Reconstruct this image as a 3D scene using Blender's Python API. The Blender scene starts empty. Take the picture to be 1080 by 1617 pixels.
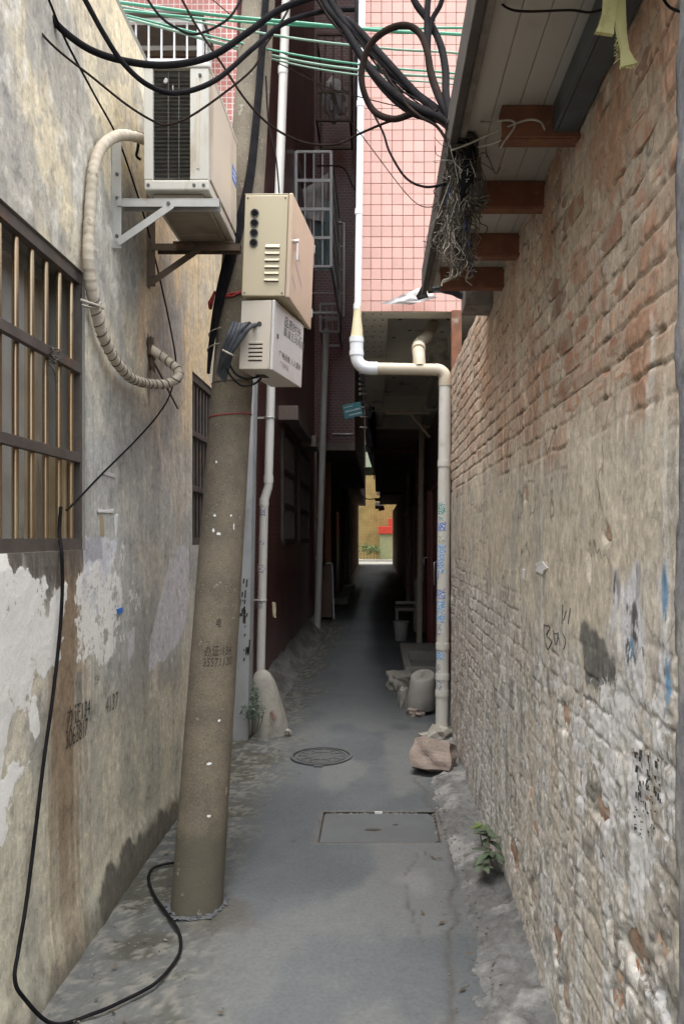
import bpy, bmesh, math, random
import numpy as np
from mathutils import Vector, Matrix
R = math.radians
random.seed(7)
rng = np.random.default_rng(7)
sc = bpy.context.scene
col = sc.collection

# ------------------------------------------------------------------ camera, sky, sun, exposure
FPX, HC, VX, VY = 1200.0, 1.55, 595.0, 848.0          # focal length in photo pixels, eye height, vanishing point
cam_d = bpy.data.cameras.new('camera')
cam_d.sensor_fit = 'VERTICAL'
cam_d.sensor_height = 36.0
cam_d.lens = 36.0 * FPX / 1617.0
cam_d.shift_x = (540.0 - VX) / 1617.0
cam_d.shift_y = (VY - 808.5) / 1617.0
cam_d.clip_start = 0.05
cam_d.clip_end = 500.0
cam = bpy.data.objects.new('camera', cam_d)
cam.location = (0, 0, HC)
cam.rotation_euler = (R(90), 0, 0)
col.objects.link(cam)
sc.camera = cam

SUN = Vector((-0.06, -0.10, 0.98)).normalized()
world = bpy.data.worlds.new('World')
sc.world = world
world.use_nodes = True
wn = world.node_tree.nodes
wl_ = world.node_tree.links
for n in list(wn):
    wn.remove(n)
w_out = wn.new('ShaderNodeOutputWorld')
w_bg = wn.new('ShaderNodeBackground')
w_sky = wn.new('ShaderNodeTexSky')
w_sky.sky_type = 'NISHITA'
w_sky.sun_disc = False
w_sky.sun_elevation = math.asin(SUN.z)
w_sky.sun_rotation = math.atan2(SUN.x, SUN.y)
w_sky.air_density = 1.4
w_sky.dust_density = 5.0
w_hs = wn.new('ShaderNodeHueSaturation')
w_hs.inputs['Saturation'].default_value = 0.38
wl_.new(w_sky.outputs[0], w_hs.inputs['Color'])
wl_.new(w_hs.outputs[0], w_bg.inputs['Color'])
w_bg.inputs['Strength'].default_value = 0.15
wl_.new(w_bg.outputs[0], w_out.inputs['Surface'])

sun_d = bpy.data.lights.new('sun', 'SUN')
sun_d.energy = 0.5
sun_d.angle = R(70)
sun_d.color = (1.0, 0.91, 0.78)
sun = bpy.data.objects.new('sun', sun_d)
sun.rotation_euler = (-SUN).to_track_quat('-Z', 'Y').to_euler()
col.objects.link(sun)

sc.view_settings.view_transform = 'Standard'
sc.view_settings.look = 'None'
sc.view_settings.gamma = 1.0
sc.view_settings.exposure = 1.90
sc.render.engine = 'CYCLES'
sc.cycles.use_denoising = True
sc.cycles.max_bounces = 8
sc.cycles.diffuse_bounces = 5
sc.cycles.glossy_bounces = 3
sc.cycles.caustics_reflective = False
sc.cycles.caustics_refractive = False

# ------------------------------------------------------------------ helpers
def P(px, py, Y):
    """photo pixel at distance Y -> point in the alley"""
    return Vector(((px - VX) * Y / FPX, Y, HC - (py - VY) * Y / FPX))

LW, RW = -1.12, 0.56                                    # faces of the plaster wall and of the brick wall
def PL(px, py, off=0.0):                                # point on the plaster wall
    Y = -(LW + off) * FPX / (VX - px)
    return P(px, py, Y)
def PR(px, py, off=0.0):                                # point on the brick wall
    Y = (RW - off) * FPX / (px - VX)
    return P(px, py, Y)

def sstep(a, b, x):
    t = np.clip((x - a) / (b - a), 0, 1)
    return t * t * (3 - 2 * t)

_tab = rng.random((8, 256, 256))
def vnoise(x, y, seed=0):
    t = _tab[seed % 8]
    x = np.asarray(x, float) + 37.7 * seed
    y = np.asarray(y, float) + 91.3 * seed
    xi = np.floor(x).astype(int); yi = np.floor(y).astype(int)
    fx = x - xi; fy = y - yi
    fx = fx * fx * (3 - 2 * fx); fy = fy * fy * (3 - 2 * fy)
    a = t[xi % 256, yi % 256]; b = t[(xi + 1) % 256, yi % 256]
    c = t[xi % 256, (yi + 1) % 256]; d = t[(xi + 1) % 256, (yi + 1) % 256]
    return (a * (1 - fx) + b * fx) * (1 - fy) + (c * (1 - fx) + d * fx) * fy
def fbm(x, y, o=4, seed=0, g=0.5):
    s = 0; a = 1; n = 0
    for k in range(o):
        s = s + a * vnoise(x * 2 ** k, y * 2 ** k, seed + k); n += a; a *= g
    return s / n
def lerp3(c, d, m):
    return c * (1 - m[..., None]) + np.array(d) * m[..., None]

class MB:
    def __init__(s):
        s.v = []; s.f = []; s.sm = []
    def add(s, vs, fs, smooth=False, M=None):
        o = len(s.v)
        for p in vs:
            p = Vector(p)
            s.v.append(M @ p if M is not None else p)
        for f in fs:
            s.f.append(tuple(i + o for i in f)); s.sm.append(smooth)
        return s
    def box(s, x0, x1, y0, y1, z0, z1, M=None, b=0.0):
        if b <= 0:
            vs = [(x, y, z) for x in (x0, x1) for y in (y0, y1) for z in (z0, z1)]
            fs = [(0, 1, 3, 2), (4, 6, 7, 5), (0, 4, 5, 1), (2, 3, 7, 6), (0, 2, 6, 4), (1, 5, 7, 3)]
            return s.add(vs, fs, False, M)
        bm = bmesh.new()
        bmesh.ops.create_cube(bm, size=1.0, matrix=Matrix.Translation(((x0 + x1) / 2, (y0 + y1) / 2, (z0 + z1) / 2)) @ Matrix.Diagonal((x1 - x0, y1 - y0, z1 - z0, 1)))
        bmesh.ops.bevel(bm, geom=list(bm.edges), offset=b, segments=2, affect='EDGES', profile=0.5)
        bm.verts.index_update()
        s.add([v.co.copy() for v in bm.verts], [[v.index for v in f.verts] for f in bm.faces], False, M)
        bm.free()
        return s
    def tube(s, pts, r, n=8, sub=6, smoothpath=True, caps=True):
        pts = [Vector(p) for p in pts]
        rs = r if isinstance(r, (list, tuple)) else None
        if smoothpath and len(pts) > 2:
            q = []; rq = []
            for i in range(len(pts) - 1):
                p0 = pts[max(i - 1, 0)]; p1 = pts[i]; p2 = pts[i + 1]; p3 = pts[min(i + 2, len(pts) - 1)]
                for k in range(sub):
                    t = k / sub
                    q.append(0.5 * ((2 * p1) + (p2 - p0) * t + (2 * p0 - 5 * p1 + 4 * p2 - p3) * t * t + (3 * p1 - p0 - 3 * p2 + p3) * t ** 3))
                    if rs: rq.append(rs[i] * (1 - t) + rs[i + 1] * t)
            q.append(pts[-1])
            if rs: rq.append(rs[-1]); rs = rq
            pts = q
        N = len(pts)
        tang = [(pts[min(i + 1, N - 1)] - pts[max(i - 1, 0)]).normalized() for i in range(N)]
        up = Vector((0, 0, 1)) if abs(tang[0].z) < 0.9 else Vector((1, 0, 0))
        u = tang[0].cross(up).normalized()
        o = len(s.v)
        for i in range(N):
            u = (u - tang[i] * u.dot(tang[i]))
            u = u.normalized() if u.length > 1e-6 else tang[i].orthogonal().normalized()
            w = tang[i].cross(u)
            rr = rs[i] if rs else r
            for k in range(n):
                a = 2 * math.pi * k / n
                s.v.append(pts[i] + (u * math.cos(a) + w * math.sin(a)) * rr)
        for i in range(N - 1):
            for k in range(n):
                k2 = (k + 1) % n
                s.f.append((o + i * n + k, o + i * n + k2, o + (i + 1) * n + k2, o + (i + 1) * n + k)); s.sm.append(True)
        if caps:
            for i in (0, N - 1):
                c = [s.v[o + i * n + k].copy() for k in range(n)]
                o2 = len(s.v); s.v += c
                f = tuple(range(o2, o2 + n))
                s.f.append(f if i else f[::-1]); s.sm.append(False)
        return s
    def cyl(s, p0, p1, r0, r1=None, n=16, caps=True):
        return s.tube([p0, p1], [r0, r1 if r1 is not None else r0], n, 1, False, caps)
    def mesh(s, name, origin=None):
        me = bpy.data.meshes.new(name)
        o = origin if origin is not None else Vector((0, 0, 0))
        me.from_pydata([tuple(p - o) for p in s.v], [], s.f)
        me.polygons.foreach_set('use_smooth', s.sm)
        me.update()
        return me
    def build(s, name, mat, parent=None, kind=None, label=None, cat=None, group=None):
        o = bpy.data.objects.new(name, None) if False else None
        org = ORG[parent.name] if parent is not None else (s.v[0].copy() * 0)
        me = s.mesh(name, org)
        me.materials.append(mat)
        ob = bpy.data.objects.new(name, me)
        col.objects.link(ob)
        if parent is not None:
            ob.parent = parent
        ORG[ob.name] = org
        tag(ob, label, cat, group, kind)
        return ob

ORG = {}
def tag(o, label=None, cat=None, group=None, kind=None):
    if label: o['label'] = label
    if cat: o['category'] = cat
    if group: o['group'] = group
    if kind: o['kind'] = kind
    return o
def thing(name, label, cat, loc=(0, 0, 0), group=None):
    o = bpy.data.objects.new(name, None)
    o.empty_display_size = 0.1
    o.location = loc
    col.objects.link(o)
    ORG[o.name] = Vector(loc)
    return tag(o, label, cat, group)
def inst(name, me, parent, loc, rot=None, mat=None):
    """a copy of shared mesh data as a part, loc in world space"""
    ob = bpy.data.objects.new(name, me)
    ob.location = Vector(loc) - ORG[parent.name]
    if rot: ob.rotation_euler = rot
    ob.parent = parent
    col.objects.link(ob)
    return ob
def grid_mesh(name, V, keep=None, attrs=None, smooth=True):
    """V: (a, b, 3) array of points -> mesh, with colour attributes"""
    a, b = V.shape[:2]
    idx = np.arange(a * b).reshape(a, b)
    q = np.stack([idx[:-1, :-1], idx[1:, :-1], idx[1:, 1:], idx[:-1, 1:]], -1).reshape(-1, 4)
    if keep is not None:
        q = q[keep.reshape(-1)]
    me = bpy.data.meshes.new(name)
    me.vertices.add(a * b); me.vertices.foreach_set('co', V.reshape(-1).astype(np.float32))
    n = len(q)
    me.loops.add(n * 4); me.loops.foreach_set('vertex_index', q.reshape(-1).astype(np.int32))
    me.polygons.add(n)
    me.polygons.foreach_set('loop_start', np.arange(0, n * 4, 4, dtype=np.int32))
    me.update(calc_edges=True)
    me.polygons.foreach_set('use_smooth', [smooth] * n)
    for k, A in (attrs or {}).items():
        at = me.color_attributes.new(k, 'FLOAT_COLOR', 'POINT')
        if A.shape[-1] == 3:
            A = np.concatenate([A, np.ones(A.shape[:-1] + (1,))], -1)
        at.data.foreach_set('color', A.reshape(-1).astype(np.float32))
    me.update()
    return me
def mesh_obj(name, me, mat, parent=None, **k):
    me.materials.append(mat)
    ob = bpy.data.objects.new(name, me)
    col.objects.link(ob)
    if parent is not None:
        ob.parent = parent
        ob.location = -ORG[parent.name]
        ORG[ob.name] = Vector((0, 0, 0))
    return tag(ob, **k)

# ------------------------------------------------------------------ materials
def new_mat(name):
    m = bpy.data.materials.new(name)
    m.use_nodes = True
    nt = m.node_tree
    return m, nt, nt.nodes['Principled BSDF']
def nd(nt, t, **k):
    n = nt.nodes.new(t)
    for a, v in k.items():
        setattr(n, a, v)
    return n
def noise(nt, vec, scale, detail=5, rough=0.55, stretch=None):
    if stretch:
        mp = nd(nt, 'ShaderNodeMapping')
        mp.inputs['Scale'].default_value = stretch
        nt.links.new(vec, mp.inputs['Vector']); vec = mp.outputs[0]
    n = nd(nt, 'ShaderNodeTexNoise')
    n.inputs['Scale'].default_value = scale
    n.inputs['Detail'].default_value = detail
    n.inputs['Roughness'].default_value = rough
    nt.links.new(vec, n.inputs['Vector'])
    return n.outputs['Fac']
def ramp(nt, fac, lo, hi, c0=(0, 0, 0), c1=(1, 1, 1)):
    n = nd(nt, 'ShaderNodeMapRange')
    n.interpolation_type = 'SMOOTHSTEP'
    n.inputs['From Min'].default_value = lo; n.inputs['From Max'].default_value = hi
    nt.links.new(fac, n.inputs['Value'])
    return n.outputs[0]
def mixc(nt, fac, a, b, mode='MIX'):
    n = nd(nt, 'ShaderNodeMix', data_type='RGBA', blend_type=mode)
    for sock, v in ((n.inputs[0], fac), (n.inputs[6], a), (n.inputs[7], b)):
        if hasattr(v, 'links'):
            nt.links.new(v, sock)
        elif isinstance(v, (int, float)):
            sock.default_value = v
        else:
            sock.default_value = (*v, 1)
    return n.outputs[2]
def math_(nt, op, a, b=0.0):
    n = nd(nt, 'ShaderNodeMath', operation=op)
    for i, v in enumerate((a, b)):
        if hasattr(v, 'links'): nt.links.new(v, n.inputs[i])
        else: n.inputs[i].default_value = v
    return n.outputs[0]
def bumpn(nt, bsdf, h, strength, dist):
    b = nd(nt, 'ShaderNodeBump')
    b.inputs['Strength'].default_value = strength
    b.inputs['Distance'].default_value = dist
    nt.links.new(h, b.inputs['Height'])
    nt.links.new(b.outputs[0], bsdf.inputs['Normal'])
def mat(name, c1, c2=None, scale=8, rough=0.75, bump=0.2, bscale=70, bdist=0.003, metal=0.0, stretch=None,
        dirt=None, dscale=3.0, dlo=0.55, dhi=0.7, rnd=0.0, spec=0.5):
    m, nt, b = new_mat(name)
    tc = nd(nt, 'ShaderNodeTexCoord').outputs['Object']
    c2 = c2 or tuple(x * 0.8 for x in c1)
    if rnd:
        va = nd(nt, 'ShaderNodeVectorMath', operation='ADD')
        nt.links.new(tc, va.inputs[0])
        nt.links.new(math_(nt, 'MULTIPLY', nd(nt, 'ShaderNodeObjectInfo').outputs['Random'], 60.0), va.inputs[1])
        tc = va.outputs[0]
    c = mixc(nt, ramp(nt, noise(nt, tc, scale, 6, 0.6, stretch), 0.35, 0.65), c1, c2)
    if dirt:
        c = mixc(nt, ramp(nt, noise(nt, tc, dscale, 8, 0.65, stretch), dlo, dhi), c, dirt)
    if rnd:
        oi = nd(nt, 'ShaderNodeObjectInfo').outputs['Random']
        hs = nd(nt, 'ShaderNodeHueSaturation')
        nt.links.new(c, hs.inputs['Color'])
        v = nd(nt, 'ShaderNodeMapRange'); nt.links.new(oi, v.inputs[0])
        v.inputs['To Min'].default_value = 1 - rnd; v.inputs['To Max'].default_value = 1 + rnd
        nt.links.new(v.outputs[0], hs.inputs['Value'])
        c = hs.outputs[0]
    nt.links.new(c, b.inputs['Base Color'])
    b.inputs['Roughness'].default_value = rough
    b.inputs['Metallic'].default_value = metal
    b.inputs['Specular IOR Level'].default_value = spec
    if bump:
        bumpn(nt, b, noise(nt, tc, bscale, 6, 0.6), bump, bdist)
    return m

def mosaic_mat(name, tile, tile2, grout, w, h, gap, rough=0.35, off=0.0):
    m, nt, b = new_mat(name)
    tc = nd(nt, 'ShaderNodeTexCoord').outputs['Object']
    sx = nd(nt, 'ShaderNodeSeparateXYZ'); nt.links.new(tc, sx.inputs[0])
    cb = nd(nt, 'ShaderNodeCombineXYZ')
    nt.links.new(math_(nt, 'ADD', sx.outputs[0], sx.outputs[1]), cb.inputs[0])
    nt.links.new(sx.outputs[2], cb.inputs[1])
    br = nd(nt, 'ShaderNodeTexBrick')
    br.offset = off
    br.inputs['Scale'].default_value = 1.0
    br.inputs['Brick Width'].default_value = w
    br.inputs['Row Height'].default_value = h
    br.inputs['Mortar Size'].default_value = gap
    br.inputs['Mortar Smooth'].default_value = 0.2
    br.inputs['Color1'].default_value = (*tile, 1)
    br.inputs['Color2'].default_value = (*tile2, 1)
    br.inputs['Mortar'].default_value = (*grout, 1)
    nt.links.new(cb.outputs[0], br.inputs['Vector'])
    c = mixc(nt, ramp(nt, noise(nt, tc, 1.3, 6, 0.65), 0.4, 0.75), br.outputs['Color'], tuple(x * 0.5 for x in tile))
    nt.links.new(c, b.inputs['Base Color'])
    b.inputs['Roughness'].default_value = rough
    inv = math_(nt, 'SUBTRACT', 1.0, br.outputs['Fac'])
    bumpn(nt, b, inv, 0.5, 0.003)
    return m

def wall_mat(name, chip, chip_amt, rough=0.9, fine=0.22, fscale=34, stretch=(1, 1, 0.45), bstr=0.5, mott=0.7):
    """base colour from attribute col (surface coating plus painted-in light and shade); attribute chip gives where loose paint or lime remains"""
    m, nt, b = new_mat(name)
    tc = nd(nt, 'ShaderNodeTexCoord').outputs['Object']
    at = nd(nt, 'ShaderNodeVertexColor', layer_name='col').outputs['Color']
    ch = nd(nt, 'ShaderNodeVertexColor', layer_name='chip')
    sp = nd(nt, 'ShaderNodeSeparateColor'); nt.links.new(ch.outputs['Color'], sp.inputs[0])
    n1 = noise(nt, tc, fscale, 8, 0.65, stretch)
    n2 = noise(nt, tc, 9, 8, 0.7, stretch)
    n3 = noise(nt, tc, 140, 3, 0.6)
    f = nd(nt, 'ShaderNodeMapRange'); nt.links.new(n1, f.inputs[0])
    f.inputs['From Min'].default_value = 0.3; f.inputs['From Max'].default_value = 0.7
    f.inputs['To Min'].default_value = 1 - fine * 1.2; f.inputs['To Max'].default_value = 1 + fine
    cb = nd(nt, 'ShaderNodeCombineColor')
    for i in range(3): nt.links.new(f.outputs[0], cb.inputs[i])
    c = mixc(nt, 1.0, at, cb.outputs[0], 'MULTIPLY')
    n4 = noise(nt, tc, 17, 9, 0.72, (1, 1, 0.8))
    c = mixc(nt, math_(nt, 'MULTIPLY', ramp(nt, n4, 0.55, 0.585), mott), c, mixc(nt, 1.0, c, (1.28, 1.27, 1.25), 'MULTIPLY'))
    c = mixc(nt, math_(nt, 'MULTIPLY', ramp(nt, n4, 0.45, 0.41), mott), c, mixc(nt, 1.0, c, (0.70, 0.69, 0.68), 'MULTIPLY'))
    n5 = noise(nt, tc, 120, 4, 0.7)
    c = mixc(nt, math_(nt, 'MULTIPLY', ramp(nt, n5, 0.62, 0.66), 0.55), c, mixc(nt, 1.0, c, (0.45, 0.44, 0.42), 'MULTIPLY'))
    # pale chips (R), dark scars (G), brick-coloured rub (B)
    e = math_(nt, 'ADD', sp.outputs[0], math_(nt, 'MULTIPLY', math_(nt, 'SUBTRACT', n2, 0.5), chip_amt))
    e = math_(nt, 'ADD', e, math_(nt, 'MULTIPLY', math_(nt, 'SUBTRACT', n1, 0.5), chip_amt * 0.6))
    k1 = ramp(nt, e, 0.42, 0.58)
    c = mixc(nt, k1, c, chip)
    e2 = math_(nt, 'ADD', sp.outputs[1], math_(nt, 'MULTIPLY', math_(nt, 'SUBTRACT', n1, 0.5), chip_amt * 1.2))
    k2 = ramp(nt, e2, 0.45, 0.60)
    c = mixc(nt, math_(nt, 'MULTIPLY', k2, 0.75), c, (0.10, 0.09, 0.08))
    e3 = math_(nt, 'ADD', sp.outputs[2], math_(nt, 'MULTIPLY', math_(nt, 'SUBTRACT', n2, 0.5), chip_amt))
    k3 = ramp(nt, e3, 0.46, 0.56)
    c = mixc(nt, k3, c, (0.42, 0.225, 0.145))
    nt.links.new(c, b.inputs['Base Color'])
    b.inputs['Roughness'].default_value = rough
    b.inputs['Specular IOR Level'].default_value = 0.25
    h = math_(nt, 'ADD', math_(nt, 'MULTIPLY', n1, 1.0), math_(nt, 'MULTIPLY', k1, 0.35))
    h = math_(nt, 'ADD', h, math_(nt, 'MULTIPLY', n3, 0.25))
    bumpn(nt, b, h, bstr, 0.006)
    return m

m_left = wall_mat('plaster_coat', (0.86, 0.855, 0.82), 1.7, fine=0.17, fscale=42, stretch=(1, 1, 0.8), bstr=0.55)
m_right = wall_mat('brick_render_coat', (0.76, 0.755, 0.75), 1.9, fine=0.24, fscale=44, stretch=(1, 1, 0.65), bstr=0.65)
m_ground = wall_mat('concrete_ground', (0.33, 0.33, 0.325), 1.2, rough=0.8, fine=0.12, fscale=60, stretch=(1, 1, 1), bstr=0.4, mott=0.22)
m_brick = mat('clay_brick', (0.49, 0.25, 0.16), (0.42, 0.25, 0.175), 14, 0.9, 0.8, 60, 0.006, rnd=0.28, dirt=(0.52, 0.41, 0.31), dscale=16, dlo=0.40, dhi=0.58)
m_pinktile = mat('pink_glazed_tile', (0.67, 0.40, 0.34), (0.645, 0.375, 0.32), 5, 0.32, 0.08, 20, 0.002, rnd=0.065, spec=0.5, dirt=(0.60, 0.40, 0.36), dscale=14, dlo=0.58, dhi=0.8)
m_grout = mat('grout', (0.40, 0.31, 0.295), (0.47, 0.37, 0.355), 10, 0.9, 0.1)
m_redmos = mosaic_mat('red_mosaic', (0.42, 0.13, 0.10), (0.50, 0.19, 0.15), (0.66, 0.58, 0.54), 0.046, 0.046, 0.0045)
m_maroon = mosaic_mat('maroon_tile', (0.22, 0.075, 0.065), (0.17, 0.06, 0.055), (0.26, 0.19, 0.17), 0.10, 0.05, 0.006, off=0.5)
m_yellow = mosaic_mat('yellow_tile', (0.36, 0.265, 0.10), (0.33, 0.235, 0.09), (0.20, 0.15, 0.07), 0.20, 0.10, 0.008)
m_concrete = mat('cast_concrete', (0.32, 0.315, 0.28), (0.26, 0.26, 0.23), 4, 0.85, 0.35, 50, 0.003, dirt=(0.20, 0.19, 0.16), dscale=2)
m_slab = mat('slab_soffit', (0.74, 0.74, 0.64), (0.67, 0.67, 0.57), 3, 0.8, 0.2, 40, 0.003, dirt=(0.24, 0.23, 0.18), dscale=2)
def pole_mat():
    m, nt, b = new_mat('pole_concrete')
    tc = nd(nt, 'ShaderNodeTexCoord').outputs['Object']
    c = mixc(nt, ramp(nt, noise(nt, tc, 7, 6, 0.65), 0.35, 0.65), (0.185, 0.158, 0.115), (0.125, 0.107, 0.08))
    n_f = noise(nt, tc, 170, 4, 0.7)
    c = mixc(nt, math_(nt, 'MULTIPLY', ramp(nt, n_f, 0.56, 0.68), 0.7), c, (0.36, 0.315, 0.24))
    c = mixc(nt, math_(nt, 'MULTIPLY', ramp(nt, noise(nt, tc, 130, 3, 0.6), 0.55, 0.68), 0.8), c, (0.085, 0.07, 0.05))
    sp = nd(nt, 'ShaderNodeSeparateXYZ'); nt.links.new(tc, sp.inputs[0])
    e = math_(nt, 'ADD', sp.outputs[2], math_(nt, 'MULTIPLY', math_(nt, 'SUBTRACT', noise(nt, tc, 6, 5, 0.6), 0.5), 0.7))
    k = math_(nt, 'SUBTRACT', 1.0, ramp(nt, e, 0.30, 0.44))
    c = mixc(nt, math_(nt, 'MULTIPLY', k, 0.75), c, (0.085, 0.08, 0.058))
    c = mixc(nt, math_(nt, 'MULTIPLY', ramp(nt, noise(nt, tc, 14, 8, 0.75), 0.60, 0.66), 0.55), c, (0.42, 0.39, 0.32))
    nt.links.new(c, b.inputs['Base Color'])
    b.inputs['Roughness'].default_value = 0.92
    bumpn(nt, b, math_(nt, 'ADD', n_f, noise(nt, tc, 160, 3, 0.6)), 0.7, 0.004)
    return m
m_pole = pole_mat()
m_pvc = mat('white_pvc', (0.66, 0.65, 0.61), (0.60, 0.59, 0.54), 3, 0.4, 0.03, 30, 0.001, dirt=(0.42, 0.39, 0.33), dscale=7, dlo=0.56, dhi=0.8)
m_pvc_clean = mat('clean_pvc', (0.76, 0.79, 0.82), (0.72, 0.75, 0.78), 3, 0.35, 0.02, 30, 0.001)
m_pvc_old = mat('aged_pvc', (0.52, 0.46, 0.36), (0.46, 0.40, 0.30), 4, 0.5, 0.05, 40, 0.001, dirt=(0.30, 0.25, 0.18), dscale=8)
m_pvc_yellow = mat('yellowed_pvc', (0.66, 0.60, 0.40), (0.62, 0.55, 0.34), 4, 0.5, 0.05)
m_ac = mat('cream_sheet_metal', (0.60, 0.55, 0.45), (0.56, 0.505, 0.41), 2, 0.45, 0.02, 20, 0.001, dirt=(0.42, 0.36, 0.27), dscale=6, dlo=0.55, dhi=0.70, stretch=(1, 1, 0.25))
m_ac_white = mat('pale_sheet_metal', (0.60, 0.585, 0.53), (0.56, 0.54, 0.48), 3, 0.45, 0.02, 20, 0.001, dirt=(0.45, 0.40, 0.32), dscale=8, dlo=0.55, dhi=0.70, stretch=(1, 1, 0.25))
m_ac_dark = mat('dark_coil', (0.045, 0.045, 0.04), (0.07, 0.065, 0.055), 20, 0.7, 0.1)
m_fin = mat('coil_fin_metal', (0.14, 0.135, 0.12), (0.09, 0.085, 0.075), 12, 0.5, 0.1, metal=0.2)
m_pan = mat('dirty_base_pan', (0.30, 0.26, 0.20), (0.22, 0.19, 0.15), 6, 0.7, 0.2, dirt=(0.12, 0.10, 0.08), dscale=5)
m_box = mat('cream_box_paint', (0.55, 0.48, 0.335), (0.52, 0.45, 0.31), 2, 0.4, 0.02, 30, 0.001, dirt=(0.40, 0.34, 0.25), dscale=7, dlo=0.56, dhi=0.72, stretch=(1, 1, 0.22))
m_boxdoor = mat('cream_box_door', (0.60, 0.47, 0.33), (0.56, 0.43, 0.31), 2, 0.4, 0.02, 30, 0.001, dirt=(0.46, 0.36, 0.34), dscale=4, dlo=0.55, dhi=0.70, stretch=(1, 1, 0.25))
m_box2 = mat('white_box_paint', (0.64, 0.58, 0.49), (0.60, 0.54, 0.45), 2, 0.45, 0.03, 30, 0.001, dirt=(0.42, 0.36, 0.28), dscale=5, dlo=0.55, dhi=0.70, stretch=(1, 1, 0.25))
m_box2d = mat('white_box_door', (0.66, 0.64, 0.62), (0.62, 0.60, 0.58), 2, 0.45, 0.03, 30, 0.001, dirt=(0.40, 0.34, 0.25), dscale=7, dlo=0.56, dhi=0.72, stretch=(1, 1, 0.22))
m_black = mat('black_rubber', (0.011, 0.011, 0.013), (0.018, 0.017, 0.018), 20, 0.8, 0.05, spec=0.03)
m_brownwire = mat('brown_wire', (0.035, 0.025, 0.021), (0.022, 0.017, 0.015), 20, 0.85, 0.05, spec=0.03)
m_greycable = mat('grey_cable', (0.055, 0.06, 0.07), (0.075, 0.08, 0.09), 20, 0.6, 0.05, spec=0.2)
m_oldwire = mat('weathered_wire', (0.115, 0.095, 0.072), (0.05, 0.042, 0.034), 60, 0.8, 0.1)
m_palewire = mat('pale_wire', (0.45, 0.42, 0.36), (0.33, 0.30, 0.25), 30, 0.7, 0.1)
m_bluewire = mat('blue_wire', (0.08, 0.13, 0.35), None, 30, 0.6, 0)
m_green = mat('green_plastic', (0.05, 0.26, 0.17), (0.07, 0.30, 0.20), 6, 0.45, 0.02)
m_greenpale = mat('faded_green_plastic', (0.16, 0.29, 0.22), (0.20, 0.32, 0.26), 6, 0.5, 0.02)
m_redfade = mat('faded_red_paint', (0.36, 0.22, 0.19), (0.33, 0.28, 0.245), 20, 0.9, 0.4)
m_red = mat('red_cord', (0.42, 0.05, 0.05), (0.30, 0.04, 0.04), 20, 0.7, 0.1)
m_tape = mat('wrapping_tape', (0.56, 0.50, 0.40), (0.44, 0.38, 0.29), 14, 0.7, 0.3, 60, 0.003, dirt=(0.20, 0.16, 0.12), dscale=12, dlo=0.58, dhi=0.72)
m_mud = mat('brown_putty', (0.13, 0.095, 0.065), (0.08, 0.06, 0.045), 20, 0.9, 0.6, 50, 0.01)
m_steel = mat('galvanised_steel', (0.50, 0.50, 0.48), (0.42, 0.42, 0.40), 8, 0.5, 0.05, metal=0.3, dirt=(0.30, 0.22, 0.15), dscale=10, dlo=0.6, dhi=0.75)
m_rust = mat('rusty_steel', (0.25, 0.105, 0.055), (0.17, 0.075, 0.045), 12, 0.85, 0.5, 60, 0.003, dirt=(0.34, 0.28, 0.22), dscale=9, dlo=0.60, dhi=0.72)
m_darkrust = mat('dark_weathered_steel', (0.10, 0.075, 0.055), (0.14, 0.10, 0.07), 12, 0.8, 0.3, dirt=(0.2, 0.11, 0.06), dscale=9)
m_frame = mat('brown_window_steel', (0.105, 0.088, 0.078), (0.075, 0.062, 0.055), 10, 0.6, 0.2, dirt=(0.15, 0.085, 0.05), dscale=8)
m_bar = mat('bronze_tube', (0.48, 0.38, 0.25), (0.34, 0.24, 0.15), 4, 0.26, 0.03, metal=0.9, stretch=(1, 1, 0.25), dirt=(0.30, 0.15, 0.06), dscale=3, dlo=0.55, dhi=0.75)
m_alu = mat('aluminium', (0.58, 0.58, 0.56), (0.50, 0.50, 0.48), 8, 0.4, 0.03, metal=0.4, dirt=(0.35, 0.32, 0.27), dscale=6)
m_whitepaint = mat('white_painted_steel', (0.74, 0.75, 0.75), (0.66, 0.67, 0.67), 8, 0.45, 0.03, dirt=(0.4, 0.3, 0.22), dscale=9, dlo=0.62, dhi=0.75)
m_glass = mat('dusty_dark_glass', (0.035, 0.05, 0.055), (0.05, 0.07, 0.075), 3, 0.15, 0.0, spec=0.8)
m_curtain = mat('tan_board', (0.44, 0.35, 0.22), (0.36, 0.27, 0.16), 5, 0.8, 0.1)
m_greyboard = mat('grey_board', (0.44, 0.42, 0.38), (0.37, 0.35, 0.31), 5, 0.8, 0.1)
m_interior = mat('dim_room_wall', (0.16, 0.15, 0.13), None, 3, 0.9, 0.1)
m_awning = mat('grey_white_sheet', (0.50, 0.48, 0.43), (0.45, 0.43, 0.38), 2, 0.55, 0.05, 30, 0.001, dirt=(0.30, 0.27, 0.22), dscale=4, dlo=0.58, dhi=0.8)
m_fascia = mat('dark_fascia', (0.06, 0.055, 0.05), (0.09, 0.08, 0.07), 9, 0.7, 0.2)
m_fascia2 = mat('weathered_trim', (0.26, 0.24, 0.21), (0.16, 0.14, 0.12), 14, 0.8, 0.4)
m_angle = mat('blue_grey_steel', (0.12, 0.14, 0.15), (0.09, 0.10, 0.11), 8, 0.45, 0.05, metal=0.3)
m_foam = mat('yellow_foam', (0.80, 0.79, 0.40), (0.74, 0.72, 0.34), 12, 0.95, 0.6, 90, 0.004, dirt=(0.50, 0.46, 0.20), dscale=9)
m_plastic = mat('torn_white_plastic', (0.75, 0.70, 0.70), (0.66, 0.62, 0.62), 8, 0.5, 0.3)
m_tarp = mat('black_tarp', (0.018, 0.018, 0.02), (0.03, 0.03, 0.033), 8, 0.5, 0.2)
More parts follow.
